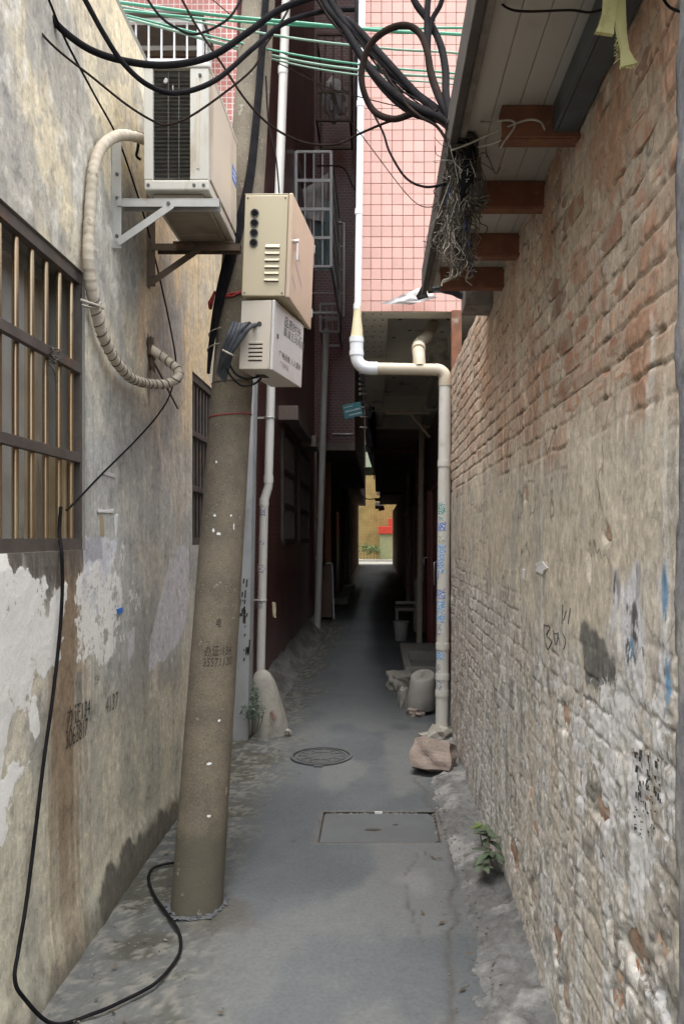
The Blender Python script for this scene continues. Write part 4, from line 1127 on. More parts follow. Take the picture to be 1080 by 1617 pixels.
def cage(parent, x0_, x1_, y0_, y1_, z0_, z1_, nv, nh, m_, r=0.012, ny=5):
    """protruding burglar cage: every bar of the end facing us and of the long side"""
    g = thing_part('window_cage', parent)
    mb = MB()
    for x in (x0_, x1_):
        for y in (y0_, y1_):
            mb.box(x - 0.018, x + 0.018, y - 0.018, y + 0.018, z0_, z1_)
    for z in (z0_, z1_):
        for y in (y0_, y1_): mb.box(x0_, x1_, y - 0.016, y + 0.016, z - 0.016, z + 0.016)
        for x in (x0_, x1_): mb.box(x - 0.015, x + 0.015, y0_, y1_, z - 0.015, z + 0.015)
    mb.build('cage_frame', m_, g)
    for k in range(1, nv + 1):
        x = x0_ + (x1_ - x0_) * k / (nv + 1)
        MB().cyl((x, y0_, z0_), (x, y0_, z1_), r, r, 6, False).build('cage_bar', m_, g)
    for k in range(1, nh + 1):
        z = z0_ + (z1_ - z0_) * k / (nh + 1)
        MB().box(x0_, x1_, y0_ - 0.012, y0_ + 0.012, z - 0.02, z + 0.02).build('cage_rail', m_, g)
        MB().box(x1_ - 0.012, x1_ + 0.012, y0_, y1_, z - 0.018, z + 0.018).build('cage_rail', m_, g)
    for k in range(1, ny + 1):
        y = y0_ + (y1_ - y0_) * k / (ny + 1)
        MB().cyl((x1_, y, z0_), (x1_, y, z1_), r, r, 6, False).build('cage_bar', m_, g)
    return g
a = P(466, 240, 10.2); b = P(523, 421, 10.2)
cg = cage(mh, XM + 0.02, b.x, 10.2, 12.3, b.z, a.z, 3, 3, m_whitepaint)
mb = MB(); draped(mb, (XM + 0.08, 10.5, 6.35), (b.x - 0.05, 10.45, 6.55), (b.x - 0.1, 10.5, 5.9), (XM + 0.12, 10.5, 5.95), amp=0.06, seed=5); mb.build('hanging_sheet', m_cloth, cg)
mb = MB(); draped(mb, (b.x - 0.25, 10.55, 6.2), (b.x - 0.03, 10.5, 6.2), (b.x - 0.04, 10.5, 5.25), (b.x - 0.2, 10.55, 5.25), amp=0.06, seed=6); mb.build('hanging_sheet', m_tealcloth, cg)
MB().box(XM - 0.01, XM + 0.01, 10.3, 12.2, b.z + 0.05, a.z - 0.05).build('pane', m_glass, cg)
a = P(500, 55, 12.3); b = P(553, 190, 12.3)
cg2 = cage(mh, a.x, b.x, 12.3, 13.2, b.z, a.z, 3, 2, m_darkrust)
mb = MB(); rock_mesh(mb, P(530, 158, 12.5), (0.42, 0.3, 0.62), 4, 0.3, 3); mb.build('stuffed_bag', m_cloth, cg2)
# cage on the mosaic end wall, seen above the air conditioner
a = P(228, 38, 5.66); b = P(316, 98, 5.66)
cg3 = cage(mh, a.x - 0.25, b.x, 5.66, 5.98, b.z, a.z + 0.02, 6, 0, m_whitepaint, 0.008, 2)
for k in range(7):
    z = b.z + 0.02 + 0.055 * k
    MB().box(a.x - 0.2, b.x - 0.05, 5.965, 5.985, z, z + 0.035, Matrix.Identity(4)).build('shutter_slat', m_darkrust, cg3)
MB().box(a.x - 0.3, b.x + 0.03, 5.60, 5.985, a.z + 0.04, a.z + 0.06).build('rain_hood', m_frame, cg3)
# small lower cage and hanging pipe frame further up the alley
cg4 = cage(mh, -0.92, -0.62, 12.4, 13.3, 4.9, 5.35, 2, 1, m_cloth, 0.008, 3)
mb = MB()
f0 = P(535, 352, 12.0); f1 = P(543, 500, 12.0)
mb.tube([(f1.x - 0.08, 12.0, f0.z), (f1.x, 12.0, f0.z), (f1.x, 12.0, f1.z)], 0.018, 6, 1, False)
for q in (0.25, 0.5, 0.75):
    z = f0.z + (f1.z - f0.z) * q
    mb.tube([(XM, 12.0, z), (f1.x, 12.0, z)], 0.008, 5, 1, False)
mb.build('drying_rail', m_steel, mh)

# ================================================================== FURTHER BUILDINGS
oh = thing('overhanging_brown_house', 'narrow brown tiled house whose upper floor juts over the dark alley', 'house', (-1.05, 13.4, 0))
MB().box(-6, -1.05, 13.42, 24.0, -0.1, 3.2).build('ground_wall', m_dkwall, oh)
MB().box(-6, -0.39, 13.42, 24.0, 3.22, 17.0).build('upper_wall', m_maroon, oh)
MB().box(-6, -0.385, 13.415, 24.01, 3.08, 3.215).build('floor_slab', m_stonepink, oh)
MB().box(-0.98, -0.86, 14.3, 14.4, 1.02, 2.95, b=0.008).build('door_board', m_orange, oh)
for y in (16.0, 19.5):
    metal_door(oh, -1.06, y, y + 1.0, m_reddoor)
MB().cyl((-0.78, 13.40, 3.36), (-0.42, 13.40, 3.36), 0.02, 0.02, 6).build('rail', m_steel, oh)
gt = thing('gate_frame', 'bent white tube frame beside the second drainpipe', 'gate', (-0.95, 14.2, 0))
mb = MB(); mb.tube([(-0.95, 14.2, 1.05), (-0.86, 14.2, 1.06), (-0.83, 14.2, 0.98), (-0.82, 14.2, 0.6), (-0.80, 14.2, 0.02)], 0.016, 6, 4); mb.build('tube', m_whitepaint, gt)
MB().box(-1.05, -0.84, 14.21, 14.23, 0.05, 1.02).build('panel', m_dkwall, gt)

fh = thing('far_grey_house', 'sooty grey house at the far dark stretch of the alley', 'house', (-1.0, 24, 0))
MB().box(-6, -1.02, 24.02, 43.0, -0.1, 3.3).build('ground_wall', m_dkwall, fh)
MB().box(-6, -0.62, 24.02, 43.0, 3.3, 10.0).build('upper_wall', m_dkwall, fh)
for y in (26, 31, 36):
    metal_door(fh, -1.03, y, y + 1.0, m_orange)
rh = thing('sooty_arcade_house', 'dark house with overhanging storey behind the pink building', 'house', (0.85, 12, 0))
MB().box(0.84, 6, 12.02, 26.0, -0.1, 3.1).build('ground_wall', m_dkwall, rh)
MB().box(-0.05, 6, 12.02, 26.0, 3.1, 15.0).build('upper_wall', m_dkwall, rh)
for y in (13.0, 16.5, 20.5):
    metal_door(rh, 0.79, y, y + 1.0, m_reddoor)
rf = thing('last_dark_house', 'last dark house before the sunlit yellow wall', 'house', (0.9, 26, 0))
MB().box(0.88, 6, 26.02, 43.0, -0.1, 3.0).build('ground_wall', m_dkwall, rf)
MB().box(0.12, 6, 26.02, 34.0, 3.0, 9.5).build('upper_wall', m_dkwall, rf)
MB().box(0.55, 6, 34.02, 43.0, 3.4, 9.0).build('upper_wall', m_dkwall, rf)
yh = thing('yellow_tiled_house', 'sunlit yellow tiled house closing the far end of the alley', 'house', (0, 50, 0))
MB().box(-8, 8, 50.0, 58.0, -0.1, 6.0).build('lower_wall', m_yellow, yh)
MB().box(-8, 8, 49.98, 58.0, 6.002, 7.6).build('green_band', m_palegreen, yh)
MB().box(-8, 8, 50.0, 58.0, 7.602, 15.0).build('upper_wall', m_yellow, yh)
for x0_, z0_ in ((0.0, 4.35), (-0.1, 3.55)):
    MB().box(x0_, x0_ + 0.5, 49.96, 50.01, z0_, z0_ + 0.28).build('vent_opening', m_soil, yh)
MB().box(-8, 8, 47.6, 50.0, 0.004, 0.10).build('doorstep', m_concrete, yh)
MB().box(-9, 9, 43.0, 47.6, -0.1, 0.01).build('courtyard', m_concrete, kind='structure', label='small sunlit courtyard at the far end')
cb = thing('red_topped_cabinet', 'olive cabinet with a red top against the yellow wall', 'cabinet', (0.65, 49, 0))
MB().box(0.18, 1.3, 49.0, 49.6, 0.1, 1.75, b=0.02).build('body', m_olive, cb)
MB().box(0.10, 1.4, 48.9, 49.7, 1.76, 2.25, b=0.02).build('top', m_redpaint, cb)
MB().box(0.75, 1.4, 48.95, 49.65, 2.26, 2.75, b=0.02).build('sign', m_redpaint, cb)
def leaf_cluster(mb, c, rad, n, size, seed):
    r_ = random.Random(seed)
    for i in range(n):
        d = Vector((r_.gauss(0, 1), r_.gauss(0, 1), r_.gauss(0, 1))).normalized() * (r_.random() ** 0.4)
        p = Vector(c) + Vector((d.x * rad[0], d.y * rad[1], d.z * rad[2]))
        u = Vector((r_.gauss(0, 1), r_.gauss(0, 1), r_.gauss(0, 0.6))).normalized(); w = u.orthogonal().normalized()
        s_ = size * r_.uniform(0.6, 1.3)
        mb.add([p - u * s_, p + w * s_ * 0.35, p + u * s_, p - w * s_ * 0.35], [(0, 1, 2, 3)])
bs = thing('bush', 'green leafy bush in front of the yellow wall', 'bush', (-0.45, 48.6, 0.05))
mb = MB()
for k in range(9):
    leaf_cluster(mb, (-0.95 + 0.13 * k, 48.6 + random.uniform(-0.2, 0.2), 0.4 + random.random() * 0.5), (0.22, 0.25, 0.3), 70, 0.07, k)
mb.build('foliage', m_bush, bs)
mb = MB()
for k in range(5): mb.tube([(-0.8 + 0.2 * k, 48.6, 0.05), (-0.85 + 0.22 * k, 48.6, 0.7)], 0.015, 5, 1, False)
mb.build('stem', m_bark, bs)
ap = thing('green_awning', 'small mossy green awning high over the far alley', 'awning', P(575, 745, 38))
a = P(562, 738, 38)
MB().box(a.x, a.x + 0.95, 38.0, 39.2, a.z - 0.02, a.z + 0.02, Matrix.Translation(a) @ Matrix.Rotation(R(-14), 4, 'X') @ Matrix.Translation(-a)).build('sheet', m_bush, ap)
mb = MB()
for x in (a.x + 0.05, a.x + 0.9): mb.cyl((x, 38.1, a.z), (x, 39.2, a.z - 0.5), 0.02, 0.02, 6)
mb.build('bracket', m_darkrust, ap)

# ================================================================== CONCRETE UTILITY POLE
PB, PT = Vector((-0.758, 3.188, -0.05)), Vector((-0.6535, 4.387, 5.05))
def pole_c(z):
    t_ = (z - PB.z) / (PT.z - PB.z); return PB + (PT - PB) * t_
def pole_r(z):
    return 0.108 - 0.0040 * z
def pz(py):                                              # height on the pole axis of a photo row
    Y = (3.2 + 0.235 * HC) / (1 - 0.235 * (VY - py) / FPX)
    return HC - (py - VY) * Y / FPX
pole = thing('utility_pole', 'leaning round concrete utility pole beside the plaster wall', 'pole', PB)
mb = MB(); NP, NR = 90, 40; o = 0
for i in range(NP + 1):
    z = -0.05 + 5.1 * i / NP
    c = pole_c(z)
    for k in range(NR):
        a = 2 * math.pi * k / NR
        rr = pole_r(z) * (1 + 0.012 * (float(vnoise(a * 3, z * 2.2, 1)) - 0.5) + 0.010 * (float(vnoise(a * 9, z * 9, 2)) - 0.5))
        mb.v.append(c + Vector((math.cos(a) * rr, math.sin(a) * rr, 0)))
for i in range(NP):
    for k in range(NR):
        mb.f.append((i * NR + k, i * NR + (k + 1) % NR, (i + 1) * NR + (k + 1) % NR, (i + 1) * NR + k)); mb.sm.append(True)
mb.f.append(tuple(NP * NR + k for k in range(NR))); mb.sm.append(False)
mb.build('shaft', m_pole, pole)
mb = MB()
for i in range(46):
    a = 2 * math.pi * i / 46 + random.uniform(-0.05, 0.05); r_ = 0.106 + random.uniform(-0.004, 0.022)
    rock_mesh(mb, (PB.x + r_ * math.cos(a), PB.y + 0.012 + r_ * math.sin(a), 0.002), (random.uniform(0.015, 0.05), random.uniform(0.015, 0.03), random.uniform(0.008, 0.018)), i, 0.5, 2)
mb.build('crumbled_collar', m_cover, pole, kind='stuff')
def on_pole(ang, z, off=0.002):
    c = pole_c(z); r_ = pole_r(z) + off
    return c + Vector((math.cos(ang) * r_, math.sin(ang) * r_, 0))
def pole_text(s, ang0, z0, size, m_):
    mb = MB()
    text_mb(mb, s, size, None, None, None, warp=lambda x, y: on_pole(ang0 + 0.62 * x / 0.10, z0 + y, 0.0022), spacing=1.05)
    mb.build('stencil_number', m_, pole)
pole_text('办证:134', R(-102), pz(1029), 0.050, m_inkbrown)
pole_text('35571130', R(-104), pz(1046), 0.050, m_inkbrown)
pole_text('电', R(-80), pz(985), 0.042, m_inkbrown)
for az, z, w, h in ((-110, pz(732), 0.010, 0.008), (-105, pz(815), 0.012, 0.008), (-62, pz(815), 0.008, 0.006), (-104, pz(838), 0.010, 0.016), (-92, pz(843), 0.018, 0.010), (-52, pz(832), 0.007, 0.018), (-60, pz(1130), 0.012, 0.006), (-80, pz(1195), 0.022, 0.006), (-70, pz(1275), 0.014, 0.006)):
    mb = MB()
    aa = R(az); da = w / 0.09
    q_ = [on_pole(aa + da * (0.5 + random.uniform(0.25, 0.65) * math.cos(a_)), z + h * random.uniform(0.5, 1.2) * math.sin(a_), 0.003) for a_ in [k_ * math.pi / 4 for k_ in range(8)]]
    mb.add(q_, [tuple(range(8))])
    mb.build('paper_scrap', m_paper, pole)
def pole_ring(z, r, m_, dz=0.0, n=30, jit=0.0, name='binding_cord', turns=1):
    mb = MB()
    for t_ in range(turns):
        mb.tube([on_pole(2 * math.pi * k / n, z + dz * math.sin(2 * math.pi * k / n + 1) + t_ * 0.008 + random.uniform(-jit, jit), r) for k in range(n + 1)], r, 6, 2)
    return mb.build(name, m_, pole)
pole_ring(pz(657), 0.0028, m_red, 0.012, name='red_cord')
pole_ring(pz(470), 0.006, m_red, 0.035, 30, 0.006, 'red_cord', 2)
pole_ring(pz(605), 0.0022, m_oldwire, 0.01, name='tie_wire')
zk = pz(470)
mb = MB(); mb.tube([on_pole(R(-160), zk + 0.02, 0.02), on_pole(R(-165), zk - 0.03, 0.04), on_pole(R(-150), zk - 0.05, 0.05), on_pole(R(-165), zk - 0.07, 0.035), on_pole(R(-150), zk, 0.03)], 0.007, 6, 5)
mb.build('red_cord_knot', m_red, pole)

# cables strapped down the pole
pc = thing('pole_cable_bundle', 'black cables strapped vertically down the concrete pole', 'cables', on_pole(R(-130), pz(560)))
for k in range(5):
    pts = [on_pole(R(a_ + da * k), pz(py) + dz_ * k, o_) for a_, da, py, dz_, o_ in ((-163, 3, 592, 0.02, 0.020), (-158, 5, 555, 0.01, 0.024), (-150, 6, 500, 0, 0.022), (-130, 7, 440, 0, 0.018), (-100, 5, 370, 0, 0.014), (-78, 4, 300, 0, 0.012), (-68, 3.2, 200, 0, 0.012), (-64, 3.2, 60, 0, 0.012), (-62, 3.2, -60, 0, 0.012), (-60, 3.2, -150, 0, 0.012))]
    mb = MB(); mb.tube(pts, 0.0085, 7, 6); mb.build('cable', m_black, pc)
for py in (556, 532):
    mb = MB(); mb.tube([on_pole(R(-182 + 10 * k), pz(py) + 0.002 * k, 0.034) for k in range(8)], 0.003, 5, 2); mb.build('cable_tie', m_palewire, pc)
def Q(px, py, Y): return P(px, py, Y * 1.15)
gb = thing('grey_cable_loops', 'grey cables looped from the lower box to the pole', 'cables', Q(370, 560, 3.02))
for k in range(4):
    mb = MB()
    mb.tube([Q(345 + 3 * k, 590 + 4 * k, 3.05), Q(352 + 5 * k, 555, 3.0 - 0.006 * k), Q(361 + 6 * k, 530, 2.98 - 0.006 * k), Q(369 + 5 * k, 509 + k, 3.0)], 0.0098, 7, 6)
    mb.build('cable', m_greycable, gb)
for k, (hx, hy) in enumerate(((391, 511), (408, 513))):
    mb = MB()
    mb.tube([Q(348 + 4 * k, 585, 3.04), Q(358 + 4 * k, 562, 2.98), Q(374 + 10 * k, 530, 2.96), Q(384 + 12 * k, 516, 2.97), Q(hx, hy, 3.03)], 0.0105, 8, 6)
    mb.build('cable', m_greycable, gb)
mb = MB(); mb.tube([Q(352, 553, 2.975), Q(360, 557, 2.955), Q(368, 561, 2.97)], 0.0045, 6, 3); mb.build('cable_tie', m_palewire, gb)
mb = MB(); mb.tube([Q(355, 570, 3.04), Q(362, 590, 3.0), Q(380, 608, 3.0), Q(400, 607, 3.03), Q(412, 598, 3.15)], 0.005, 6, 6); mb.build('cable', m_black, gb)
mb = MB(); mb.tube([Q(357, 560, 3.05), Q(370, 588, 3.0), Q(390, 598, 3.02), Q(410, 594, 3.15)], 0.005, 6, 6); mb.build('cable', m_black, gb)

# ================================================================== METER BOXES on the pole
def boxframe(c, rz, ry):
    return Matrix.Translation(c) @ Matrix.Rotation(rz, 4, 'Z') @ Matrix.Rotation(ry, 4, 'Y')
# upper box: local x = depth across (near face looks to -y), y = length along the alley
mbx = thing('meter_box', 'larger cream steel meter box with a row of four holes on the pole', 'box', (-0.61, 3.45, 2.645))
M1 = boxframe(Vector((-0.614, 3.45, 2.645)), R(-5.5), R(2.2)) @ Matrix.Scale(1.15, 4)
D1, L1, H1 = 0.186, 0.46, 0.398
MB().box(0, D1 - 0.012, 0, L1, 0, H1, M1, b=0.004).build('body', m_box, mbx)
door = MB().box(D1 - 0.010, D1 + 0.006, -0.004, L1 + 0.004, -0.006, H1 + 0.006, M1, b=0.004).build('door', m_boxdoor, mbx)
for k in range(4):
    z = 0.325 - 0.039 * k
    h = thing_part('cable_hole', mbx)
    mb = MB(); mb.cyl(M1 @ Vector((0.042, -0.0045, z)), M1 @ Vector((0.042, 0.006, z)), 0.0145, 0.0145, 20); mb.build('plug', m_black, h)
    mb = MB()
    mb.tube([M1 @ Vector((0.042 + 0.0155 * math.cos(a), -0.004, z + 0.0155 * math.sin(a))) for a in [j * math.pi / 10 for j in range(21)]], 0.0022, 6, 1, False)
    mb.build('grommet', m_iron, h)
for k in range(6):
    z = 0.195 - 0.0262 * k
    mb = MB()
    vs = [(0.088, -0.0005, z - 0.006), (0.148, -0.0005, z - 0.006), (0.146, -0.008, z - 0.005), (0.090, -0.008, z - 0.005), (0.146, -0.001, z + 0.008), (0.090, -0.001, z + 0.008)]
    mb.add(vs, [(3, 2, 4, 5), (0, 1, 2, 3), (1, 4, 2), (0, 3, 5)], False, M1)
    mb.build('louvre', m_box, mbx)
    MB().box(0.090, 0.146, -0.0008, 0.001, z - 0.0085, z - 0.006, M1).build('louvre_gap', m_soil, mbx)
for z in (0.05, 0.34):
    MB().box(D1 - 0.004, D1 + 0.010, L1 + 0.004, L1 + 0.012, z, z + 0.04, M1, b=0.002).build('hinge', m_steel, mbx)
MB().box(-0.002, D1 - 0.012, 0.001, L1, H1 + 0.0005, H1 + 0.006, M1, b=0.002).build('rain_lip', m_box, mbx)
for x, z in ((0.012, 0.012), (0.162, 0.012), (0.012, 0.385), (0.162, 0.385)):
    mb = MB(); mb.cyl(M1 @ Vector((x, -0.003, z)), M1 @ Vector((x, 0.003, z)), 0.0035, 0.0035, 8); mb.build('rivet', m_iron, mbx)
lt = thing_part('latch', mbx)
mb = MB(); mb.cyl(M1 @ Vector((D1 + 0.004, 0.028, 0.225)), M1 @ Vector((D1 + 0.030, 0.028, 0.225)), 0.010, 0.011, 14); mb.build('knob', m_chrome, lt)
MB().box(D1 + 0.022, D1 + 0.029, 0.022, 0.034, 0.148, 0.228, M1, b=0.002).build('lever', m_chrome, lt)
def door_patch(M, x, pts, name, m_, parent):
    MB().add([(x, a, b) for a, b in pts], [tuple(range(len(pts)))], False, M).build(name, m_, parent)
door_patch(M1, D1 + 0.0068, [(0.052, 0.20), (0.075, 0.20), (0.062, 0.265)], 'warning_triangle', m_redprint, mbx)
for pts in ([(0.08, 0.24), (0.16, 0.21), (0.17, 0.185), (0.09, 0.215)], [(0.08, 0.175), (0.22, 0.12), (0.23, 0.105), (0.09, 0.155)], [(0.03, 0.10), (0.10, 0.075), (0.12, 0.055), (0.04, 0.08)]):
    door_patch(M1, D1 + 0.0068, pts, 'faded_print', m_purple, mbx)
# lower box
mbl = thing('cable_tv_box', 'smaller cream cable box with black print below the meter box', 'box', (-0.63, 3.47, 2.317))
M2 = boxframe(Vector((-0.630, 3.473, 2.317)), R(-12), R(2.4)) @ Matrix.Scale(1.15, 4)
D2, L2, H2 = 0.135, 0.37, 0.272
MB().box(0, D2 - 0.008, 0, L2, 0, H2, M2, b=0.003).build('body', m_box2, mbl)
MB().box(D2 - 0.006, D2 + 0.006, -0.002, L2 + 0.002, -0.003, H2, M2, b=0.003).build('door', m_box2d, mbl)
for k in range(5):
    z = 0.100 - 0.016 * k
    MB().box(0.038, 0.096, -0.003, 0.002, z, z + 0.009, M2, b=0.0015).build('louvre', m_box2, mbl)
    MB().box(0.038, 0.096, -0.0012, 0.002, z - 0.005, z - 0.0005, M2).build('louvre_gap', m_soil, mbl)
for x in (0.036, 0.079):
    mb = MB(); mb.cyl(M2 @ Vector((x, -0.002, 0.178)), M2 @ Vector((x, 0.006, 0.178)), 0.0115, 0.0115, 16); mb.build('cable_hole', m_soil, mbl)
def box_text(s, y0_, z0_, size, m_, sq=1.0):
    mb = MB()
    text_mb(mb, s, size, None, None, None, warp=lambda x, y: M2 @ Vector((D2 + 0.0068, y0_ + x * sq, z0_ + y)))
    mb.build('print', m_, mbl)
box_text('品质时光,', 0.115, 0.205, 0.048, m_ink, 1.15)
box_text('高清互动电视', 0.110, 0.165, 0.040, m_inkfade, 1.15)
box_text('广电设施', 0.065, 0.068, 0.030, m_ink, 1.15)
box_text('人人爱护', 0.215, 0.068, 0.030, m_ink, 1.15)
box_text('广电网络', 0.080, 0.033, 0.024, m_purple, 1.15)
MB().box(D2 + 0.004, D2 + 0.010, 0.036, 0.046, 0.130, 0.148, M2, b=0.001).build('keyhole', m_iron, mbl)
MB().box(0.03, 0.07, 0.10, 0.16, -0.0025, 0.002, M2).build('bottom_slot', m_soil, mbl)

# ================================================================== AIR CONDITIONER with brackets and wrapped pipe
AX0, AX1, AY0, AY1, AZ0, AZ1 = -0.980, -0.708, 3.20, 3.83, 3.010, 3.548
ac = thing('air_conditioner', 'cream outdoor air conditioner unit on steel wall brackets', 'air conditioner', (AX0, AY0, AZ0))
MB().box(AX0 + 0.012, AX1 - 0.004, AY0 + 0.03, AY1, AZ0 + 0.03, AZ1 - 0.02, b=0.006).build('casing', m_ac, ac)
MB().box(AX0 - 0.004, AX1 + 0.006, AY0 - 0.004, AY1 + 0.006, AZ1 - 0.022, AZ1, b=0.006).build('lid', m_ac_white, ac)
MB().box(AX0, AX0 + 0.038, AY0, AY0 + 0.032, AZ0 + 0.045, AZ1 - 0.023, b=0.004).build('corner_post', m_ac_white, ac)
cp = MB().box(AX1 - 0.078, AX1, AY0, AY0 + 0.032, AZ0 + 0.045, AZ1 - 0.023, b=0.004).build('corner_post', m_ac_white, ac)
MB().box(AX1 - 0.003, AX1 + 0.004, AY0 + 0.035, AY1 - 0.01, AZ0 + 0.06, AZ1 - 0.026, b=0.003).build('front_panel', m_ac, ac)
MB().box(AX0 + 0.002, AX1 + 0.002, AY0 - 0.003, AY1 + 0.003, AZ0 - 0.0, AZ0 + 0.043, b=0.006).build('base_pan', m_ac_white, ac)
mb = MB(); mb.box(AX0 + 0.03, AX1 - 0.03, AY0 + 0.03, AY1 - 0.03, AZ0 - 0.022, AZ0 - 0.001, b=0.006)
mb.box(AX0 + 0.05, AX1 - 0.05, AY0 + 0.15, AY0 + 0.20, AZ0 - 0.028, AZ0 - 0.02, b=0.002); mb.box(AX0 + 0.05, AX1 - 0.05, AY0 + 0.40, AY0 + 0.45, AZ0 - 0.028, AZ0 - 0.02, b=0.002)
mb.build('underside', m_pan, ac)
MB().box(AX0 + 0.036, AX1 - 0.076, AY0 + 0.022, AY0 + 0.034, AZ0 + 0.045, AZ1 - 0.023).build('coil', m_ac_dark, ac)
mb = MB()
for k in range(26):
    z = AZ0 + 0.052 + k * 0.0172
    mb.add([(AX0 + 0.038, AY0 + 0.022, z), (AX1 - 0.078, AY0 + 0.022, z + random.uniform(-0.002, 0.002)), (AX1 - 0.078, AY0 + 0.012, z + 0.004), (AX0 + 0.038, AY0 + 0.012, z + 0.004 + random.uniform(-0.002, 0.002))], [(0, 1, 2, 3)])
mb.build('coil_fin', m_fin, ac, kind='stuff')
mb = MB()
for x in (AX0 + 0.10, AX0 + 0.145): mb.cyl((x, AY0 + 0.012, AZ0 + 0.05), (x, AY0 + 0.012, AZ1 - 0.03), 0.002, 0.002, 5)
mb.build('coil_guard', m_fin, ac)
for x, z in ((AX1 - 0.035, AZ1 - 0.055), (AX1 - 0.02, AZ0 + 0.02), (AX0 + 0.02, AZ0 + 0.02), (AX1 - 0.060, AZ0 + 0.02)):
    mb = MB(); mb.cyl((x, AY0 - 0.006, z), (x, AY0 + 0.004, z), 0.007, 0.007, 10); mb.build('screw', m_iron, ac)
MB().box(AX1 - 0.050, AX1 - 0.038, AY0 - 0.003, AY0 + 0.002, AZ0 + 0.09, AZ1 - 0.06, b=0.001).build('pressed_rib', m_ac, ac)
for y in (AY0 + 0.10, AY1 - 0.14):
    MB().box(AX0 - 0.01, AX1 + 0.015, y, y + 0.04, AZ0 - 0.032, AZ0 - 0.0225, b=0.002).build('foot', m_darkrust, ac)
lab = MB().box(AX1 + 0.0035, AX1 + 0.0055, AY1 - 0.125, AY1 - 0.025, AZ0 + 0.285, AZ0 + 0.36).build('label', m_blue, ac)
mb = MB()
for k in range(2):
    mb.box(AX1 + 0.0056, AX1 + 0.0062, AY1 - 0.115, AY1 - 0.045, AZ0 + 0.305 + 0.026 * k, AZ0 + 0.314 + 0.026 * k)
mb.build('label_line', m_paper, lab)
mb = MB(); rock_mesh(mb, (AX0 + 0.09, AY0 + 0.010, AZ1 - 0.07), (0.022, 0.006, 0.03), 3, 0.4, 1); rock_mesh(mb, (AX0 + 0.12, AY0 + 0.010, AZ1 - 0.10), (0.008, 0.004, 0.03), 5, 0.4, 1)
mb.build('lint', m_cloth, ac)

def bracket(y, m_, m2, label):
    zt = AZ0 - 0.033
    t_ = thing('wall_bracket', label, 'bracket', (LW, y, zt), 'brackets under the air conditioner')
    mb = MB(); mb.box(LW + 0.006, LW + 0.010, y - 0.02, y + 0.02, zt - 0.21, zt + 0.26); mb.box(LW + 0.010, LW + 0.045, y - 0.02, y - 0.016, zt - 0.21, zt + 0.26)
    mb.build('upright', m_, t_)
    mb = MB(); mb.box(LW + 0.047, AX1 + 0.045, y + 0.016, y + 0.020, zt - 0.04, zt - 0.001); mb.box(LW + 0.047, AX1 + 0.045, y - 0.019, y + 0.015, zt - 0.005, zt - 0.001); mb.box(LW + 0.047, AX1 + 0.045, y - 0.0195, y - 0.0165, zt - 0.035, zt - 0.006); mb.box(LW + 0.030, LW + 0.048, y - 0.0255, y - 0.0205, zt - 0.034, zt - 0.004)
    mb.build('arm', m2, t_)
    p0 = Vector((LW + 0.03, y - 0.022, zt - 0.19)); p1 = Vector((LW + 0.26, y - 0.022, zt - 0.03))
    d = (p1 - p0).normalized(); w = Vector((-d.z, 0, d.x)) * 0.015
    mb = MB(); vs = [p0 - w, p1 - w, p1 + w, p0 + w]
    mb.add(vs + [v + Vector((0, -0.004, 0)) for v in vs], [(0, 1, 2, 3), (7, 6, 5, 4), (0, 4, 5, 1), (1, 5, 6, 2), (2, 6, 7, 3), (3, 7, 4, 0)])
    mb.build('brace', m_, t_)
    for z in (zt - 0.16, zt + 0.0, zt + 0.10):
        mb = MB(); mb.cyl((LW + 0.028, y - 0.026, z), (LW + 0.028, y - 0.015, z), 0.007, 0.007, 8); mb.build('bolt', m_iron, t_)
    mb = MB(); mb.cyl((LW + 0.245, y - 0.030, zt - 0.025), (LW + 0.245, y - 0.015, zt - 0.025), 0.008, 0.008, 8); mb.build('bolt', m_iron, t_)
bracket(AY0 + 0.12 - 0.10, m_steel, m_steel, 'pale galvanised wall bracket under the near end of the air conditioner')
bracket(AY1 - 0.12, m_darkrust, m_darkrust, 'dark rusty wall bracket under the far end of the air conditioner')

